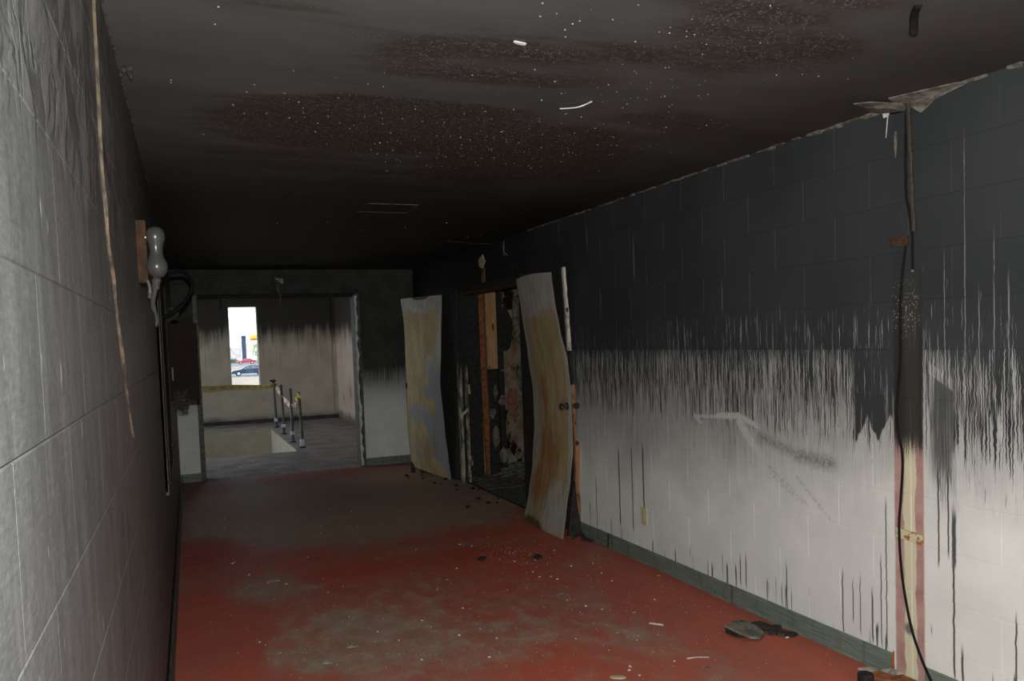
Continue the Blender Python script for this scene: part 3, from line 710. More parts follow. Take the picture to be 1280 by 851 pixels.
# near leaf
nl = thing('door_leaf', 'warped steel door leaf with orange rust and a round knob, nearest the white wall', 'door', (2.78, 6.1, 0))
XL = curve([(0, 2.648), (.23, 2.70), (.46, 2.739), (.80, 2.772), (1.07, 2.774), (1.41, 2.737), (1.74, 2.692), (2.01, 2.651)])
XR = curve([(0, 2.626), (.207, 2.66), (.446, 2.702), (.686, 2.729), (.868, 2.725), (1.109, 2.723), (1.35, 2.705), (1.59, 2.651), (1.80, 2.618), (2.0, 2.598)])
def skin_r(u, v):
    z = .003+v*(2.012+.012*sin(pi*u*1.3)); b = .022*sin(pi*u)*(1 if v < .9 else 1-(v-.9)*4)
    return (XL(z)*(1-u)+XR(z)*u-b+.004*sin(7*v+4*u), 6.30-.80*u, z), (1, .15, 0)
MB().grid(skin_r, 16, 44, .003).build('metal_skin', skin_mat('rusted_skin', True), nl, smooth=True)
XC = curve([(0, 2.802), (.67, 2.80), (1.16, 2.782), (1.65, 2.762), (2.04, 2.744)])
def core_r(u, v):
    z = .01+v*2.03; return (XC(z)*(1-u)+2.80*u-.022, 5.60+.95*u, z), (1, 0, 0)
MB().grid(core_r, 6, 16, .018).build('core', MAT['black'], nl)
def stile(z0, z1, mt, nm, w0=.018, jag=0.):
    mb = MB(); K = 12; vs = []
    for i in range(K+1):
        z = z0+(z1-z0)*i/K; c = XC(z); a = w0+random.uniform(-jag, jag); b = w0+random.uniform(-jag, jag)
        vs += [(c-a, 5.575, z), (c+b, 5.575, z), (c+b, 5.60, z), (c-a, 5.60, z)]
    mb.add(vs, [(i*4+k, i*4+(k+1) % 4, i*4+4+(k+1) % 4, i*4+4+k) for i in range(K) for k in range(4)]+[(3, 2, 1, 0), (K*4, K*4+1, K*4+2, K*4+3)])
    return mb.build(nm, MAT[mt], nl)
stile(1.42, 2.05, 'wood_pale', 'edge_strip', .011, .003)['label'] = 'pale exposed wood along the upper free edge'
stile(1.16, 1.42, 'black', 'edge_strip', .012, .004)
stile(.18, 1.16, 'wood_brown', 'edge_strip', .014, .006)['label'] = 'brown splintered wood along the lower free edge'
MB().prism([(XC(.72)+.02, 5.573, .72), (XC(.7)+.045, 5.573, .70), (XC(.66)+.03, 5.573, .60), (XC(.62)-.005, 5.573, .52), (XC(.6)-.01, 5.573, .68)], (0, 1, 0), .012).build('splinter', MAT['wood_brown'], nl)
stile(.0, .18, 'wood_brown', 'edge_strip', .016, .004)
MB().prism([(2.70, 5.56, .004), (2.81, 5.53, .004), (2.79, 5.56, .20), (2.775, 5.57, .42), (2.745, 5.57, .30), (2.72, 5.57, .12)], (0, 1, 0), .03).build('charred_foot', MAT['black'], nl)
def knob(c, s, nm, par):
    return MB().lathe(c, [(.030, 0), (.030, s*.006), (.012, s*.010), (.011, s*.026), (.022, s*.034), (.027, s*.046), (.024, s*.058), (.010, s*.064)], 'x', 20).build(nm, MAT['knob'], par, smooth=True)
MAT['knob'] = plain('tarnished_brass', (.20, .17, .13), (.10, .085, .065), 30., .35, .5, .8, bump=.1)
knob((2.722, 5.555, 1.0), -1, 'knob', nl)
MB().lathe((2.775, 5.535, 1.0), [(.012, -.03), (.012, .0), (.022, .004), (.026, .018), (.020, .032), (.008, .036)], 'x', 16).build('knob', MAT['knob'], nl, smooth=True)
# far leaf
fl = thing('door_leaf', 'warped ochre and grey steel door leaf, far one, standing before the black far wall', 'door', (2.62, 8.7, 0))
XL2 = curve([(.05, 2.473), (.3, 2.458), (.58, 2.446), (1.04, 2.447), (1.6, 2.452), (2.03, 2.432)])
XR2 = curve([(0, 2.722), (.25, 2.70), (.53, 2.673), (1.06, 2.640), (1.49, 2.667), (2.03, 2.698)])
def skin_l(u, v):
    z = (.09*(1-u))*(1-v)+.004+v*2.02; b = .012*sin(pi*u)
    return (XL2(z)*(1-u)+XR2(z)*u-b, 9.18-.68*u, z), (1, .3, 0)
MB().grid(skin_l, 14, 40, .003).build('metal_skin', skin_mat('ochre_skin', False), fl, smooth=True)
def core_l(u, v):
    z = .015+v*2.01; return (2.560*(1-u)+2.795*u, 9.16-.83*u, z), (1, .3, 0)
MB().grid(core_l, 6, 14, .022).build('core', MAT['black'], fl)
ed = MB(); K = 14
for i in range(K):
    za, zb = .10+1.93*i/K, .10+1.93*(i+1)/K
    ed.add([(XL2(za)-.004, 9.185, za), (XL2(za)+.004, 9.19, za), (XL2(zb)+.004, 9.19, zb), (XL2(zb)-.004, 9.185, zb), (XL2(za)+.05, 9.215, za), (XL2(za)+.055, 9.21, za), (XL2(zb)+.055, 9.21, zb), (XL2(zb)+.05, 9.215, zb)],
           [(0, 1, 2, 3), (4, 7, 6, 5), (0, 3, 7, 4), (1, 5, 6, 2), (0, 4, 5, 1), (3, 2, 6, 7)])
ed.build('edge_strip', MAT['wood_brown'], fl)
MB().box((2.438, 9.16, 1.0), (2.452, 9.176, 1.06)).build('latch_plate', MAT['black'], fl)
MB().prism([(2.425, 9.20, 2.02), (2.438, 9.19, 2.02), (2.45, 9.185, 1.86), (2.44, 9.19, 1.84)], (0, -1, 0), .012).build('curled_corner', MAT['pale_flake'], fl)  # white of the metal curl is its highlight, put into the colour
MB().prism([(2.46, 9.17, .15), (2.50, 9.13, .10), (2.49, 9.12, .02), (2.45, 9.17, .02)], (0, -1, 0), .012).build('charred_foot', MAT['black'], fl)

# ------------------------------------------------------------------ right-wall fittings
o = thing('power_outlet', 'cream duplex power outlet low on the white right-hand wall', 'outlet', (W, 4.654, .318))
MB().box((W-.006, 4.618, .258), (W, 4.690, .378)).build('cover_plate', MAT['cream'], o, bevel=.002)
for z in (.343, .293):
    s = MB().lathe((W-.006, 4.654, z), [(.0165, -.003), (.0175, 0)], 'x', 14).build('socket', MAT['cream'], o)
    sl = MB()
    for dy in (-.006, .006): sl.box((W-.0098, 4.654+dy-.001, z-.001), (W-.0089, 4.654+dy+.001, z+.007))
    sl.box((W-.0098, 4.652, z-.010), (W-.0089, 4.656, z-.006))
    sl.build('slot', MAT['black'], s)
MB().lathe((W-.006, 4.654, .318), [(.003, -.0015), (.003, 0)], 'x', 8).build('screw', MAT['steel'], o)
MAT['strap_rust'] = plain('sooted_rust', (.075, .036, .020), (.038, .030, .024), 30., .8, .2, bump=.5)
def bracket(z, label, tilt, mt):
    o = thing('pipe_strap', label, 'bracket', (W, 2.53, z))
    y0, y1 = (2.515, 2.612) if z > 1 else (2.457, 2.590)
    def strap(a, b, dz, hh, dx, m):
        return MB().prism([(W-dx, a, z+dz+tilt*(a-2.53)), (W-dx, b, z+dz+tilt*(b-2.53)), (W-dx, b, z+dz+hh+tilt*(b-2.53)), (W-dx, a, z+dz+hh+tilt*(a-2.53))], (1, 0, 0), dx-.0005).build(m, MAT[mt], o)
    strap(y0, y1, -.018, .036, .006, 'strap')
    strap(y0, y1, .012, .008, .011, 'rib'); strap(y0, y1, -.020, .008, .011, 'rib')
    for yy in (y0+.02, (y0+y1)/2, y1-.02):
        MB().lathe((W-.006, yy, z+tilt*(yy-2.53)), [(.004, -.006), (.008, 0)], 'x', 10).build('rivet', MAT['steel'] if z < 1 else MAT['dark_rust'], o)
t = T('rust_and_cream', .7, .3); x, y, z = t.pos(); n = t.noise(t.vec(x*50, y*26, z*42), 1., 4., .6)
t.set(Base_Color=t.mix(n.ss(.50, .60), (.60, .53, .32), (.34, .13, .03))); MAT['rust_cream'] = t.m
bracket(1.872, 'rusty strap high on the black wall beside the hanging cables', .05, 'strap_rust')
bracket(.638, 'cream and rust coloured strap across the pink scar, low on the white wall', .06, 'rust_cream')
def rope(name, pts, r, mat, label, cat, group=None, wob=0., n=6):
    P = smooth_path(pts, n); P = [p+Vector((0, random.uniform(-wob, wob), random.uniform(-wob, wob))) for p in P]
    return tag(MB().tube(P, r, 7).build(name, mat, org=P[-1], smooth=True), label, cat, group)
X = W-.012
rope('melted_cable', [(X, 2.512, 2.43), (X, 2.519, 2.2), (X-.004, 2.513, 2.05), (X, 2.492, 1.92), (X-.003, 2.487, 1.75)], .0052, MAT['rubber'], 'thin black cable with a bare tip, ending lowest of the two hanging stubs', 'cable', 'cables hanging from the broken ceiling edge', .0015)
rope('melted_cable', [(X-.008, 2.498, 2.43), (X-.01, 2.485, 2.2), (X-.010, 2.478, 2.02), (X-.012, 2.47, 1.905)], .009, MAT['burnt_cord'], 'thick brown burnt cable hanging from the ceiling edge, ending above the rusty strap', 'cable', 'cables hanging from the broken ceiling edge', .003)
rope('loose_cable', [(X, 2.522, 1.85), (X, 2.539, 1.745), (X, 2.553, 1.613), (X, 2.556, 1.378), (X-.003, 2.575, 1.14), (X-.004, 2.546, .973), (X-.006, 2.554, .80), (X-.012, 2.56, .663), (X-.012, 2.546, .459), (X-.02, 2.497, .266), (X-.03, 2.437, .149), (X-.045, 2.36, .05)], .0055, MAT['rubber'], 'long black cord running down the pink scar to the baseboard', 'cable', None, 0., 6)
MB().ball((X-.003, 2.487, 1.745), .006).build('tip', MAT['steel'], bpy.data.objects['melted_cable'])
# broken plaster at the ceiling above
def flake(name, pts, th, mt, label, group=None, cat='plaster', nrm=(0, 0, -1)):
    return tag(MB().prism(pts, nrm, th).build(name, MAT[mt], org=pts[0]), label, cat, group)
Z = HC-.002
MAT['grey_plaster'] = plain('grey_plaster', (.20, .19, .165), (.075, .07, .06), 22., .85, .15, bump=.8)
flake('plaster_flake', [(2.62,2.60,Z),(2.66,2.55,Z-.004),(2.74,2.53,Z-.008),(2.78,2.50,Z-.012),(2.822,2.51,Z-.035),(2.822,2.58,Z-.030),(2.822,2.66,Z-.012),(2.76,2.65,Z-.006),(2.70,2.62,Z-.003)], .004, 'grey_plaster', 'cracked grey plaster sheet loosened at the ceiling edge, left of the cables')
flake('plaster_flake', [(2.70,2.50,Z),(2.75,2.52,Z-.006),(2.79,2.49,Z-.014),(2.822,2.47,Z-.030),(2.822,2.38,Z-.024),(2.822,2.24,Z-.004),(2.79,2.27,Z),(2.75,2.37,Z)], .004, 'grey_plaster', 'cracked grey plaster sheet loosened at the ceiling edge, right of the cables')
flake('plaster_flake', [(2.80,2.48,Z-.03),(2.822,2.45,Z-.060),(2.822,2.39,Z-.030),(2.80,2.37,Z-.012)], .004, 'dimflake', 'dark plaster corner hanging down at the right of the ceiling crack')
flake('paint_drip', [(W-.003,2.615,2.40),(W-.003,2.635,2.40),(W-.003,2.64,2.425),(W-.003,2.600,2.425),(W-.003,2.612,2.40),(W-.003,2.622,2.32)][:5]+[(W-.003,2.624,2.315)], .004, 'pale_flake', 'white paint drip on the black wall under the broken plaster', None, 'paint', (-1, 0, 0))
flake('paint_drip', [(W-.003,2.570,2.33),(W-.003,2.580,2.33),(W-.003,2.582,2.27),(W-.003,2.576,2.22),(W-.003,2.569,2.27)], .003, 'dimflake', 'dull paint drip on the black wall beside the thin cable', None, 'paint', (-1, 0, 0))
flake('plaster_flake', [(2.35,7.2,Z),(2.52,7.15,Z-.01),(2.68,7.25,Z-.012),(2.80,7.15,Z-.02),(2.80,7.3,Z-.02),(2.5,7.32,Z),(2.38,7.28,Z)], .004, 'soot', 'ragged edge of fallen plaster at the ceiling over the double doors')
flake('plaster_flake', [(W-.006,7.62,2.31),(W-.006,7.50,2.35),(W-.006,7.44,2.28),(W-.006,7.52,2.22),(W-.006,7.60,2.24)], .008, 'cream', 'small cream flake stuck on the black wall above the doorway', None, 'plaster', (-1, 0, 0))
flake('plaster_flake', [(W-.006,6.98,2.40),(W-.006,6.93,2.41),(W-.006,6.95,2.33),(W-.006,6.86,2.27),(W-.006,6.97,2.29)], .008, 'dimflake', 'thin curled paint flake on the black wall, above the right side of the doorway', None, 'plaster', (-1, 0, 0))
MB_ = MB().box((W-.008, 7.48, 2.07), (W-.001, 7.56, 2.22)); tag(MB_.build('scorched_strip', MAT['wood_brown'], org=(W, 7.52, 2.07)), 'brown scorched strip on the wall above the doorway header', 'strip')

# ceiling hatch
cl_ = MB()
for k in range(6): cl_.ball((lx(2.95)+.03+random.uniform(-.012, .012), 2.95+random.uniform(-.03, .03), HC-.012+random.uniform(-.012, .006)), random.uniform(.006, .012), (1, 1.3, 1), .4, 1)
tag(cl_.build('soot_clump', MAT['soot'], org=(lx(2.95), 2.95, HC)), 'small ragged soot clump at the ceiling edge above the left-hand wall', 'soot')
h = thing('ceiling_hatch', 'small ceiling hatch with a thin rusty frame in the black ceiling', 'hatch', (1.385, 5.48, HC))
a, b, c_, d_ = 1.205, 1.56, 5.32, 5.66; e = .006
for q0, q1 in (((a, c_), (b, c_+e)), ((a, d_-e), (b, d_)), ((a, c_), (a+e, d_)), ((b-e, c_), (b, d_))):
    MB().box((q0[0], q0[1], HC-.006), (q1[0], q1[1], HC)).build('frame_bar', MAT['torn'], h)
MB().box((a+e, c_+e, HC-.003), (b-e, d_-e, HC)).build('panel', MAT['black'], h)
tag(MB().tube(smooth_path([(2.02, 1.76, HC), (2.05, 1.80, HC-.01), (2.07, 1.82, HC-.03), (2.08, 1.83, HC-.05)]), .012, 8).build('wire_stub', MAT['rubber'], org=(2.02, 1.76, HC)), 'short black stub hanging from the ceiling near the camera', 'wire')
def fleck(name, c, n, r, asp, ang, mt, label, cat, up, group=None, th=.004):
    pts = []
    for k in range(n):
        t_ = 2*pi*k/n; x = r*cos(t_)*random.uniform(.75, 1.1); y = r*asp*sin(t_)*random.uniform(.75, 1.1)
        pts.append((c[0]+x*cos(ang)-y*sin(ang), c[1]+x*sin(ang)+y*cos(ang), c[2]))
    return flake(name, pts, th, mt, label, group, cat, (0, 0, up))
fleck('paint_flake', (1.037, 2.367, HC), 7, .030, .3, .3, 'pale_flake', 'bright white paint flake stuck to the ceiling, largest of the ceiling flecks', 'paint flake', -1)
tag(MB().tube(smooth_path([(1.47, 2.98, HC-.006), (1.52, 2.92, HC-.012), (1.55, 2.86, HC-.004)]), .003, 5).build('paint_curl', MAT['pale_flake'], org=(1.5, 2.9, HC)), 'thin white curl of paint hanging from the ceiling', 'paint flake')
cf = MB()
for cx, cy, sx, sy, n in [(.9, 3.4, .45, .22, 70), (1.7, 3.55, .35, .28, 90), (1.25, 3.75, .4, .25, 70), (1.7, 2.75, .25, .15, 45), (1.25, 2.1, .3, .1, 30), (1.9, 2.3, .3, .12, 25), (.4, 3.0, .3, .3, 15)]:
    for _ in range(n):
        x, y = random.gauss(cx, sx), random.gauss(cy, sy)
        if x < 0 or x > 2.75: continue
        r = random.uniform(.0010, .0028); cf.ball((x, y, HC-.001), r, (1.3, 1, .8), .3, 1)
for x, y in [(1.45, 6.6), (1.75, 6.4), (1.1, 6.2), (2.0, 6.1), (.75, 6.3), (2.45, 6.9), (2.55, 6.8), (2.35, 7.1)]: cf.ball((x, y, HC-.001), .005, (1.6, 1, .8), .3, 1)
tag(cf.build('paint_flecks', MAT['plaster'], org=(1.3, 3, HC)), 'scatter of tiny white paint flecks clinging to the black ceiling', 'paint flecks', kind='stuff')

# ------------------------------------------------------------------ left-wall fittings
def lw(y, z, off=0.): return Vector((lx(y)+off, y, z))
P = [(2.15, 2.44), (2.15, 2.34), (2.125, 2.15), (2.104, 1.967), (2.13, 1.87), (2.16, 1.78), (2.234, 1.704), (2.30, 1.60), (2.42, 1.46), (2.60, 1.277)]
pts = smooth_path([lw(y, z, .004) for y, z in P], 5)
lst = MB(); vs = []
for i, p in enumerate(pts):
    j = random.uniform(-.003, .003); k = .0032+.002*sin(i*.7)*(i/len(pts))
    vs += [p+Vector((-.004, j, 0)), p+Vector((k, j-.002, 0)), p+Vector((k, j+.001, 0)), p+Vector((-.004, j+.003, 0))]
n_ = len(pts)
lst.add(vs, [(i*4+k, i*4+(k+1) % 4, i*4+4+(k+1) % 4, i*4+4+k) for i in range(n_-1) for k in range(4)]+[(3, 2, 1, 0), tuple((n_-1)*4+k for k in range(4))])

tag(lst.build('torn_strip', MAT['torn'], org=pts[-1]), 'long torn golden-brown strip hanging down the grey left-hand wall', 'strip')
# emergency light, half melted
em = thing('emergency_light', 'half-melted emergency light with two cloudy bulbs on the left-hand wall', 'lamp', lw(3.6, 1.9))
x0 = lx(3.46)
MB().box((x0-.02, 3.46, 1.79), (x0+.035, 3.72, 2.03)).build('housing', plain('scorched_housing', (.075, .036, .018), (.026, .020, .016), 14., .8, .12, bump=.3), em, bevel=.003)
t = T('cloudy_plastic', .28, .5); n = t.noise(t.vec(*t.pos()), 40., 3.); t.set(Base_Color=t.mix(n, (.055, .058, .053), (.09, .09, .082)), Transmission_Weight=.25, IOR=1.45); MAT['cloudy'] = t.m
bx, by = x0+.067, 3.47
MB().lathe((bx, by, 0), [(.003, 1.808), (.018, 1.812), (.032, 1.825), (.0395, 1.845), (.0395, 1.862), (.032, 1.880), (.026, 1.895), (.024, 1.910), (.025, 1.925), (.027, 1.938), (.034, 1.955), (.036, 1.972), (.032, 1.990), (.020, 2.003), (.004, 2.007)], 'z', 20).build('bulb', MAT['cloudy'], em, smooth=True)
MB().tube([(x0+.03, 3.47, 1.965), (bx-.02, 3.47, 1.965)], .013, 10).build('lamp_neck', MAT['knob'], em, smooth=True)
MB().tube([(x0+.03, 3.47, 1.85), (bx-.02, 3.47, 1.85)], .013, 10).build('lamp_neck', MAT['steel'], em, smooth=True)
MB().tube(smooth_path([(bx-.01, 3.46, 1.81), (bx-.006, 3.46, 1.795), (bx-.012, 3.46, 1.76), (bx-.022, 3.46, 1.71), (bx-.012, 3.46, 1.66), (bx-.014, 3.46, 1.62)], 5), [.010]*3+[.019]*3+[.015]*4+[.009]*8+[.006]*6+[.004]*2, 8).build('melted_drip', MAT['cloudy'], em, smooth=True)
MB().tube(smooth_path([(x0+.03, 3.46, 1.80), (x0+.038, 3.45, 1.77), (x0+.035, 3.45, 1.73)], 4), .006, 6).build('melted_drip', MAT['dimflake'], em, smooth=True)
# electrical cabinet with its door standing open
cb = thing('electrical_cabinet', 'dark electrical cabinet on the left-hand wall, its brown door standing open', 'cabinet', lw(5.9, .72))
MB().prism([lw(5.05, .72, -.01), lw(6.62, .72, -.01), lw(6.62, .72, .012), lw(5.05, .72, .012)], (0, 0, 1), 1.30).build('body', MAT['black'], cb)
for yy in (5.05, 5.45, 6.58):
    MB().prism([lw(yy, .70, .0), lw(yy+.05, .70, 0), lw(yy+.05, .70, .018), lw(yy, .70, .018)], (0, 0, 1), 1.34).build('trim_bar', MAT['torn'] if yy < 5.1 else MAT['soot'], cb)
MB().prism([lw(5.05, 2.02, .0), lw(6.62, 2.02, 0), lw(6.62, 2.02, .018), lw(5.05, 2.02, .018)], (0, 0, 1), .04).build('trim_bar', MAT['soot'], cb)
MB().box((-.055, 6.60, 1.145), (.160, 6.625, 1.726)).build('door_panel', MAT['brown_panel'], cb, bevel=.003)
MB().box((-.030, 6.57, 1.30), (-.018, 6.60, 1.40)).build('latch', MAT['dimflake'], cb)
for z in (1.23, 1.62): MB().tube([(-.058, 6.612, z), (-.058, 6.612, z+.07)], .008, 8).build('hinge', MAT['soot'], cb)
tag(MB().tube(smooth_path([(-.08, 5.9, 2.02), (-.055, 5.9, 2.035), (-.028, 6., 2.04), (.04, 6., 2.055), (.09, 6., 2.050), (.125, 6., 2.0), (.128, 6., 1.945), (.105, 6., 1.89), (.06, 6., 1.83), (-.01, 6., 1.775), (-.06, 6.02, 1.75)], 5), .013, 9).build('cable_loop', MAT['rubber'], org=(-.06, 6, 1.75), smooth=True), 'thick black cable looping out of the left-hand wall above the open cabinet', 'cable')
MAT['wire_ash'] = plain('ashy_wire', (.075, .070, .058), (.035, .032, .028), 60., .9, .1, bump=.3)
def clump(c, rad, n, label, mt, seed):
    rr = random.Random(seed); mb = MB()
    for _ in range(n):
        p = [(c[0]+rr.uniform(-1, 1)*rad[0], c[1]+rr.uniform(-1, 1)*rad[1], c[2]+rr.uniform(-1, 1)*rad[2]) for _ in range(4)]
        mb.tube(smooth_path(p, 4), rr.uniform(.0018, .0042), 5)
    mb.ball(c, min(rad)*.75, (1, 1, 1.2), .35, 2)
    return tag(mb.build('wire_clump', MAT[mt], org=(c[0], c[1], c[2]-rad[2]), smooth=True), label, 'wires')
clump((.03, 6.40, 1.17), (.055, .05, .075), 22, 'tangle of burnt grey wires hanging at the bottom of the open cabinet door', 'wire_ash', 1)
clump((.0, 6.45, 1.79), (.045, .04, .05), 10, 'small tangle of burnt wires above the open cabinet door', 'wire_ash', 2)
clump((-.05, 6.3, .86), (.02, .03, .05), 6, 'small tuft of burnt wires low on the cabinet edge', 'wire_ash', 3)
# far wall conduit and broken box
tag(MB().tube(smooth_path([(lx(L)+.02, L-.02, 2.275), (.3, L-.02, 2.284), (.6, L-.025, 2.292), (.9, L-.02, 2.282), (1.14, L-.02, 2.290)]), .008, 8).build('conduit', MAT['torn'], org=(0, L, 2.28), smooth=True), 'thin conduit running along the black far wall above the opening', 'conduit')
jb = thing('junction_box', 'broken junction box with dangling wires above the opening in the far wall', 'electrical box', (1.18, L, 2.29))
MB().box((1.12, L-.045, 2.255), (1.235, L, 2.34)).build('housing', MAT['soot'], jb, bevel=.003)
MB().prism([(1.13, L-.05, 2.335), (1.232, L-.05, 2.33), (1.225, L-.05, 2.265), (1.18, L-.05, 2.29)], (0, -1, 0), .004).build('cover_plate', MAT['plaster'], jb)
MB().tube(smooth_path([(1.17, L-.04, 2.27), (1.16, L-.05, 2.2), (1.19, L-.05, 2.13), (1.18, L-.05, 2.06), (1.19, L-.05, 2.04)]), .008, 6).build('wire', MAT['dimflake'], jb, smooth=True)
MB().tube(smooth_path([(1.22, L-.04, 2.27), (1.25, L-.05, 2.23), (1.24, L-.05, 2.17), (1.26, L-.05, 2.12)]), .006, 6).build('wire', MAT['burnt_cord'], jb, smooth=True)
tag(MB().tube(smooth_path([(.28, L-.03, 2.115), (.42, L-.03, 2.12), (.50, L-.03, 2.11), (.52, L-.03, 2.04), (.52, L-.03, 1.98)], 4), .009, 6).build('closer_arm', MAT['black'], org=(.28, L, 2.1)), 'bent black rod at the upper left corner of the far opening', 'rod')

# ------------------------------------------------------------------ landing: railing posts and tape
posts = [(1.700, 15.98, .875), (1.682, 14.67, .862), (1.664, 13.35, .856), (1.693, 12.50, .842)]
plab = ['green railing post with a dark cap, farthest along the stairwell edge', 'green railing post, second from the far end of the stairwell edge', 'green railing post, third from the far end of the stairwell edge', 'green railing post with the yellow tape knot, nearest along the stairwell edge']
for i, ((x, y, h), lb) in enumerate(zip(posts, plab)):
    o = thing('railing_post', lb, 'post', (x, y, 0), 'railing posts beside the stairwell')
    tilt = (-.015, -.01, -.004, -.02)[i]
    MB().tube([(x-tilt*.3, y, 0), (x, y, .3), (x+tilt, y, h)], .023, 12).build('pipe', MAT['green_dark'], o, smooth=True)
    MB().box((x-.032, y-.032, .03 if i == 3 else .12), (x+.032, y+.028, .13 if i == 3 else .175)).build('base_bracket', MAT['pale_flake'], o, bevel=.006)['label'] = 'chipped white base bracket'
    MB().lathe((x, y, 0), [(.05, 0), (.05, .012), (.03, .02)], n=14).build('base_flange', MAT['soot'], o)
    if i == 0: MB().box((x-.075, y-.03, h-.01), (x+.03, y+.03, h+.035)).build('cap', MAT['black'], o, bevel=.01)
t = T('yellow_tape', .5, .4); n = t.noise(t.vec(*t.pos()), 9., 3.); t.set(Base_Color=t.mix(n, (1.0, .90, .30), (.88, .78, .26))); MAT['tape'] = t.m
MAT['tape_back'] = plain('pale_tape', (.62, .56, .48), (.35, .14, .10), 4., .5, .3, bump=0)
def tp(s):
    a, b = Vector((OX0+.005, 10.14, 1.06)), Vector((1.70, 15.955, .825))
    return a.lerp(b, s)+Vector((0, 0, -.03*4*s*(1-s)+.022*sin(s*5)))
ta = thing('caution_tape', 'yellow barrier tape with dark lettering stretched from the left jamb to the first post', 'tape', tp(0))
rb = MB(); K = 40; vs = []
side = (tp(1)-tp(0)).cross(Vector((0, 0, 1))).normalized()
for i in range(K+1):
    p = tp(i/K); tw = .006*sin(i*.9)
    vs += [p+Vector((0, 0, .038))+side*(tw), p-Vector((0, 0, .038))-side*tw, p-Vector((0, 0, .038))-side*(tw-.0012), p+Vector((0, 0, .038))+side*(tw+.0012)]
rb.add(vs, [(i*4+k, i*4+(k+1) % 4, i*4+4+(k+1) % 4, i*4+4+k) for i in range(K) for k in range(4)]+[(3, 2, 1, 0), (K*4, K*4+1, K*4+2, K*4+3)])
rb.build('ribbon', MAT['tape'], ta)
cu = bpy.data.curves.new('lettering', 'FONT'); cu.body = 'CAUTION'; cu.size = .048; cu.align_y = 'CENTER'; cu.resolution_u = 2
to = bpy.data.objects.new('lettering', cu); COL.objects.link(to)
bpy.context.view_layer.update()
em_ = to.to_mesh(); tv = [v.co.copy() for v in em_.vertices]; tf = [tuple(p.vertices) for p in em_.polygons]; to.to_mesh_clear(); bpy.data.objects.remove(to)
TL = (tp(1)-tp(0)).length; tw_ = max(v.x for v in tv)*1.55
MAT['ink'] = plain('tape_ink', (.16, .11, .05), None, 20., .6, bump=0)
pos_ = .35
while pos_+tw_ < TL-.1:
    mb = MB(); vs = [tp((pos_+v.x*1.55)/TL)+Vector((0, 0, v.y))+side*.009 for v in tv]
    mb.add(vs, tf); mb.v += [tuple(Vector(v)-side*.018) for v in mb.v]; k = len(tv); mb.f += [tuple(i+k for i in f[::-1]) for f in tf]
    mb.build('lettering', MAT['ink'], ta); pos_ += tw_+.30
dr = MB(); pts = smooth_path([(1.705, 15.95, .82), (1.70, 15.3, .72), (1.68, 14.6, .66), (1.665, 14.0, .61), (1.665, 13.4, .58), (1.68, 12.9, .63), (1.69, 12.53, .72)], 5); vs = []
for i, p in enumerate(pts):
    a = .2+1.0*sin(i*.5); vs += [p+Vector((sin(a)*.03, 0, cos(a)*.036)), p-Vector((sin(a)*.03, 0, cos(a)*.036)), p-Vector((sin(a)*.03-.003, 0, cos(a)*.036)), p+Vector((sin(a)*.03+.003, 0, cos(a)*.036))]
K = len(pts)-1
dr.add(vs, [(i*4+k, i*4+(k+1) % 4, i*4+4+(k+1) % 4, i*4+4+k) for i in range(K) for k in range(4)])
td = thing('tape_drape', 'slack twisted tape sagging between the railing posts', 'tape', pts[-1])
dr.build('ribbon', MAT['tape_back'], td)
kn = MB(); rr = random.Random(4)
for _ in range(5):
    c = Vector((1.66, 12.50, .77)); kn.tube(smooth_path([c+Vector((rr.uniform(-.05, .05), rr.uniform(-.04, .04), rr.uniform(-.06, .06))) for _ in range(4)], 4), .014, 5)
kn.build('knot', MAT['tape'], td)

# ------------------------------------------------------------------ debris on the floor
o = thing('charred_board', 'thick grey-brown board scrap with a charred underside lying on the red floor', 'board', (2.58, 3.3, 0))
top = [(2.505, 3.375, .040), (2.60, 3.425, .030), (2.70, 3.44, .024), (2.705, 3.33, .022), (2.68, 3.27, .018), (2.60, 3.235, .018), (2.55, 3.25, .020), (2.53, 3.31, .030)]
top = [(2.50, 3.375, .042), (2.59, 3.42, .034), (2.655, 3.43, .028), (2.665, 3.34, .024), (2.645, 3.25, .020), (2.585, 3.205, .020), (2.535, 3.225, .024), (2.515, 3.30, .034)]
MB().prism(top, (0, 0, -1), .013).build('board_face', MAT['wood_grey'], o, bevel=.002)
MB().prism([(a*.97+2.58*.03+.004, b*.97+3.32*.03, max(.004, c-.014)) for a, b, c in top], (0, 0, -1), .004).build('charred_underside', MAT['black'], o)
MB().prism([(2.50, 3.37, .0), (2.515, 3.29, .0), (2.55, 3.27, .0), (2.54, 3.32, .0)], (.1, .2, 1), .026).build('charred_corner', MAT['black'], o)
MB().prism([(2.503, 3.374, .0425), (2.525, 3.385, .041), (2.545, 3.26, .027), (2.538, 3.228, .0255), (2.518, 3.30, .0355)], (0, 0, 1), .0015).build('scorched_edge', plain('tan_edge', (.30, .17, .075), (.20, .12, .06), 40.), o)['label'] = 'tan scorched front edge'
sp = MB()
for c, r_, h_ in [((2.70, 3.36), .055, .020), ((2.745, 3.30), .045, .014), ((2.70, 3.27), .045, .012), ((2.735, 3.23), .040, .014), ((2.765, 3.20), .035, .012), ((2.77, 3.31), .03, .008)]:
    n = 9; pl = [(c[0]+r_*cos(2*pi*k/n)*random.uniform(.6, 1.15), c[1]+r_*sin(2*pi*k/n)*random.uniform(.6, 1.15), .0) for k in range(n)]
    sp.prism(pl, (random.uniform(-.2, .2), random.uniform(-.2, .2), 1), h_)
tag(sp.build('charred_scrap', MAT['burnt_cord'], org=(2.73, 3.27, 0)), 'flat crumpled black char lying against the grey-brown board scrap', 'debris')
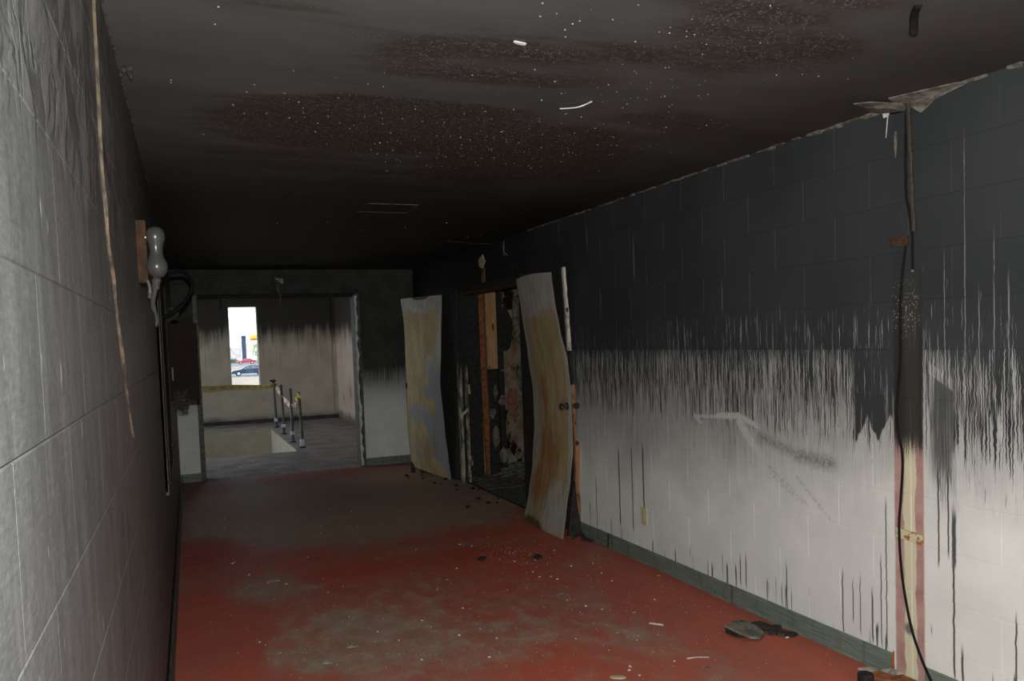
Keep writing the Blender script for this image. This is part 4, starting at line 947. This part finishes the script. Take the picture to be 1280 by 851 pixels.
def lump(c, r, label, mt='black', flat=.5, group=None):
    m = MB().ball((c[0], c[1], r*flat*.8), r, (1, 1, flat), .3, 2)
    m.v = [(a, b, max(0.0005, z)) for a, b, z in m.v]
    return tag(m.build('char_lump', MAT[mt], org=(c[0], c[1], 0)), label, 'debris', group)
lump((1.894, 5.275), .032, 'small black char lump on the red floor, left one of two in mid-floor')
lump((2.245, 5.121), .034, 'small black char lump on the red floor, right one of two in mid-floor')
ck = thing('rusty_bracket_scrap', 'rusty bracket scrap with cream flakes at the foot of the pink scar', 'debris', (2.74, 2.58, 0))
MB().prism([(2.66, 2.66, .02), (2.72, 2.68, .026), (2.81, 2.60, .03), (2.815, 2.47, .03), (2.78, 2.47, .03), (2.73, 2.56, .024)], (0, 0, -1), .010).build('plate', MAT['rust'], ck)
MB().prism([(2.70, 2.70, .028), (2.76, 2.675, .032), (2.77, 2.64, .032), (2.72, 2.645, .03)], (0, 0, -1), .008).build('flake', MAT['plaster'], ck)
MB().prism([(2.76, 2.63, .034), (2.80, 2.60, .045), (2.815, 2.56, .034), (2.78, 2.57, .034)], (0, 0, -1), .008).build('flake', MAT['plaster'], ck)
MB().prism([(2.74, 2.60, .0), (2.80, 2.57, .0), (2.80, 2.50, .0), (2.75, 2.52, .0)], (0, 0, 1), .022).build('underside', MAT['dark_rust'], ck)
tag(MB().lathe((2.665, 2.62, 0), [(.030, 0), (.034, .004), (.034, .036), (.028, .042), (.012, .040)], n=12).build('burnt_cap', MAT['black'], org=(2.665, 2.62, 0)), 'short round burnt black cap beside the rusty scrap', 'debris')
lump((2.62, 2.57), .018, 'tiny black crumb left of the burnt cap', 'black', .6)
FZ = .0005
fleck('paint_chip', (1.745, 3.146, FZ), 8, .036, .45, 2.6, 'cream', 'curled ochre chip on the red floor at the bottom of the picture', 'chip', 1)
fleck('paint_chip', (2.16, 3.051, FZ), 6, .016, .6, .4, 'green', 'grey-green chip on the red floor in front of the board scrap', 'chip', 1)
tag(MB().tube([(2.235, 3.66, .005), (2.28, 3.60, .006)], .005, 6).build('splinter', MAT['wood_pale'], org=(2.25, 3.63, 0)), 'short pale wood splinter on the red floor', 'splinter')
tag(MB().tube([(2.14, 3.18, .003), (2.19, 3.17, .004), (2.24, 3.145, .003)], .003, 5).build('splinter', MAT['wood_pale'], org=(2.19, 3.17, 0)), 'long thin pale splinter on the red floor nearest the camera', 'splinter')
fleck('paint_chip', (2.72, 3.17, FZ+.004), 6, .013, .5, .2, 'pale_flake', 'white chip beside the black char scrap', 'chip', 1)
for (x, y, r, l) in [(.517, 5.486, .045, 'flat pale scrape flake left of mid-floor'), (.742, 4.087, .035, 'pale plaster flake, upper one of the pair in the grey ash patch'), (.596, 3.934, .045, 'pale plaster flake, lower one of the pair in the grey ash patch')]:
    fleck('plaster_chip', (x, y, FZ), 9, r, .4, -.4, 'plaster', l, 'chip', 1, th=.003)
chips = MB(); rr = random.Random(11)
for _ in range(900):
    u = rr.random()
    if u < .35: x, y = rr.uniform(0, 2.75), rr.uniform(2.6, 8.)
    elif u < .65: x, y = rr.gauss(2.1, .4), rr.gauss(4.1, .7)
    elif u < .85: x, y = rr.gauss(.7, .35), rr.gauss(4.4, .7)
    else: x, y = rr.gauss(2.15, .12), rr.gauss(5.35, .25)
    if x < 0 or x > 2.78: continue
    r = rr.uniform(.0010, .0030) if rr.random() < .92 else rr.uniform(.004, .007)
    n = 5; a0 = rr.uniform(0, 6)
    chips.prism([(x+r*cos(a0+2*pi*k/n)*rr.uniform(.6, 1.3), y+r*sin(a0+2*pi*k/n)*rr.uniform(.6, 1.3), .0003) for k in range(n)], (0, 0, 1), r*.6)
for _ in range(60):
    x, y = rr.uniform(.3, 2.1), rr.gauss(10.15, .1); chips.ball((x, y, .004), rr.uniform(.003, .009), (1.3, 1, .6), .3, 1)
for _ in range(14):
    x, y = rr.gauss(.85, .12), rr.gauss(11., .35); chips.ball((x, y, .004), rr.uniform(.006, .014), (1.5, 1, .5), .3, 1)
tag(chips.build('paint_chips', MAT['pale_flake'], org=(1.4, 5, 0)), 'countless tiny white paint chips scattered over the red floor', 'chips', kind='stuff')
base = None
for i in range(26):
    x, y = random.uniform(2.35, 2.78), random.uniform(7.0, 9.3)
    if i > 18: x, y = random.uniform(2.70, 2.80), random.uniform(5.25, 5.6)
    if base is None:
        base = lump((0, 0), .02, 'small black char crumb lying in front of the burnt double doorway', 'black', .5, 'char crumbs before the double doorway'); o = base
    else: o = base.copy(); COL.objects.link(o)
    if i > 18: o['label'] = 'black char crumb at the foot of the near door, by the green baseboard'; o['group'] = 'char crumbs at the foot of the near door'
    o.name = 'char_crumb'; o.location = (x, y, 0); s = random.uniform(.5, 1.3); o.scale = (s, s*random.uniform(.6, 1.4), s); o.rotation_euler = (0, 0, random.uniform(0, 6))

# ------------------------------------------------------------------ outside the window
GZ = -2.25
def ext(name, c1, c2=None, sc=1., rough=.8, **k): return plain(name, c1, c2, sc, rough, .2, bump=0, **k)
struct('ground', MB().box((-120, BY+.25, GZ-.3), (160, 420, GZ-.02)), ext('dry_lot', (.21, .165, .115), (.17, .135, .095), .3))
struct('road', MB().box((-120, 112, GZ-.2), (160, 140, GZ)).box((-120, 178, GZ-.2), (160, 214, GZ)), ext('asphalt', (.115, .12, .13), (.09, .095, .105), .2))
def car(cx, cy, body, label, s=1.0):
    o = thing('car', label, 'car', (cx, cy, GZ))
    prof = [(-2.25, .35), (-2.28, .55), (-2.15, .72), (-1.2, .86), (-1.0, .90), (-.35, 1.32), (.1, 1.42), (.9, 1.40), (1.35, 1.22), (1.75, .98), (2.2, .92), (2.3, .60), (2.25, .35)]
    low = [(-2.25, .32), (-2.28, .55), (-2.15, .72), (-1.2, .86), (-1.0, .92), (1.75, .98), (2.2, .92), (2.3, .60), (2.25, .32)]
    P3 = lambda l, y: [(cx+a*s, cy+y*s, GZ+b*s) for a, b in l]
    MB().prism(P3(low, -.85), (0, 1, 0), 1.7*s).build('body', body, o, bevel=.04)
    cab = [(-1.0, .9), (-.35, 1.32), (.1, 1.42), (.9, 1.40), (1.35, 1.22), (1.75, .96)]
    MB().prism(P3(cab, -.72), (0, 1, 0), 1.44*s).build('cabin', body, o, bevel=.04)
    gm = MAT['car_glass']
    for pl in ([(-.78, .95), (-.28, 1.30), (.22, 1.33), (.22, .95)], [(.30, .95), (.30, 1.33), (.88, 1.31), (1.45, .97)]):
        MB().prism(P3(pl, -.735), (0, 1, 0), .02).build('side_window', gm, o)
    for a in (-1.38, 1.42):
        for b in (-.86, .66):
            wh = MB().lathe((cx+a*s, cy+b*s, GZ+.32*s), [(.20*s, -.01), (.32*s, 0), (.32*s, .2*s), (.2*s, .21*s)], 'y', 18).build('wheel', MAT['rubber'], o)
            if b < 0: MB().lathe((cx+a*s, cy+b*s-.03, GZ+.32*s), [(.05*s, -.01), (.20*s, 0), (.20*s, .03)], 'y', 14).build('hub_cap', MAT['steel'], wh)
    MB().box((cx-2.27*s, cy-.75*s, GZ+.58*s), (cx-2.12*s, cy-.45*s, GZ+.70*s)).build('headlight', MAT['pale_flake'], o)
    MB().box((cx-2.34*s, cy-.8*s, GZ+.34*s), (cx-2.2*s, cy+.8*s, GZ+.5*s)).build('bumper', MAT['soot'], o)
    return o
MAT['car_glass'] = plain('car_window', (.10, .13, .15), None, 1., .1, .6, bump=0)
car(9.15, 116.5, ext('navy_paint', (.022, .036, .075), None, 1., .35), 'dark blue sedan seen through the window, nearest car')
car(15.2, 200., ext('red_paint', (.40, .03, .05), None, 1., .35), 'red car farther back than the blue sedan, seen through the window', .92)
bl = thing('building', 'white office building filling the top of the window view', 'building', (5, 262, GZ))
MB().box((-40, 262, GZ), (60, 300, 32)).build('walls', ext('white_render', (.82, .82, .83), None), bl)
for zz in (9.2, 12.4, 6.0):
    for k in range(10):
        MB().box((9.5+k*2.6, 261.9, zz), (11.0+k*2.6, 262.05, zz+1.5)).build('window', ext('pale_window', (.70, .68, .72), None) if False else MAT.setdefault('pale_window', ext('pale_window', (.62, .62, .67), None)), bl)
tag(MB().box((17.2, 238, GZ), (18.35, 239.2, 4.9)).build('sign_pillar', ext('navy_panel', (.035, .045, .10), (.05, .07, .09), .6), org=(17.8, 238.6, GZ), bevel=.05), 'tall dark navy pillar standing before the white building', 'pillar')
cn = thing('canopy', 'flat canopy with a yellow and red band on white posts, right side of the window', 'canopy', (24, 236, GZ))
MB().box((19.9, 234, 4.0), (29, 242, 5.0)).build('yellow_band', ext('yellow_band', (.85, .50, .03), None), cn)
MB().box((19.85, 233.9, 3.55), (29.05, 242.1, 4.0)).build('red_band', ext('red_band', (.75, .10, .03), None), cn)
for x in (19.3+2.2, 28): MB().box((x, 236, GZ), (x+.3, 236.3, 3.55)).build('post', MAT['pale_flake'], cn)
tag(MB().box((13.4, 225, GZ), (16.0, 232, 1.7)).build('shed', ext('grey_shed', (.45, .42, .42), None), org=(14.5, 228, GZ), bevel=.1), 'low grey block behind the cars, left side of the window view', 'building')
def leaf(name, c, rad, n, mt, par=None, **k):
    rr = random.Random(5); mb = MB()
    for _ in range(n):
        d = Vector((rr.gauss(0, 1), rr.gauss(0, 1), rr.gauss(0, 1))).normalized()*rr.uniform(.4, 1); p = Vector(c)+Vector((d.x*rad[0], d.y*rad[1], d.z*rad[2]))
        a, b = Vector((rr.uniform(-1, 1), rr.uniform(-1, 1), rr.uniform(-1, 1)))*.22, Vector((rr.uniform(-1, 1), rr.uniform(-1, 1), rr.uniform(-1, 1)))*.22
        mb.add([p, p+a, p+a+b, p+b], [(0, 1, 2, 3)])
    return mb.build(name, mt, par, **k)
MAT['leaf'] = ext('spring_leaves', (.30, .38, .16), (.20, .28, .10), 2.)
tr = thing('tree', 'pale green young tree under the yellow canopy, right side of the window', 'tree', (18.3, 206, GZ))
MB().tube([(18.3, 206, GZ), (18.35, 206, -.3), (18.3, 206, 2.3)], [.13, .10, .04], 8).build('trunk', MAT['wood_grey'], tr)
leaf('foliage', (18.2, 206, .9), (1.5, 1.5, 1.9), 420, MAT['leaf'], tr)['kind'] = 'stuff'
hd = leaf('hedge', (13.2, 216, GZ+.5), (1.8, 1.0, .6), 300, ext('hedge_leaves', (.10, .15, .09), (.06, .10, .06), 2.), org=(13.2, 216, GZ)); tag(hd, 'low dark hedge at the left edge behind the red car', 'hedge', kind='stuff')
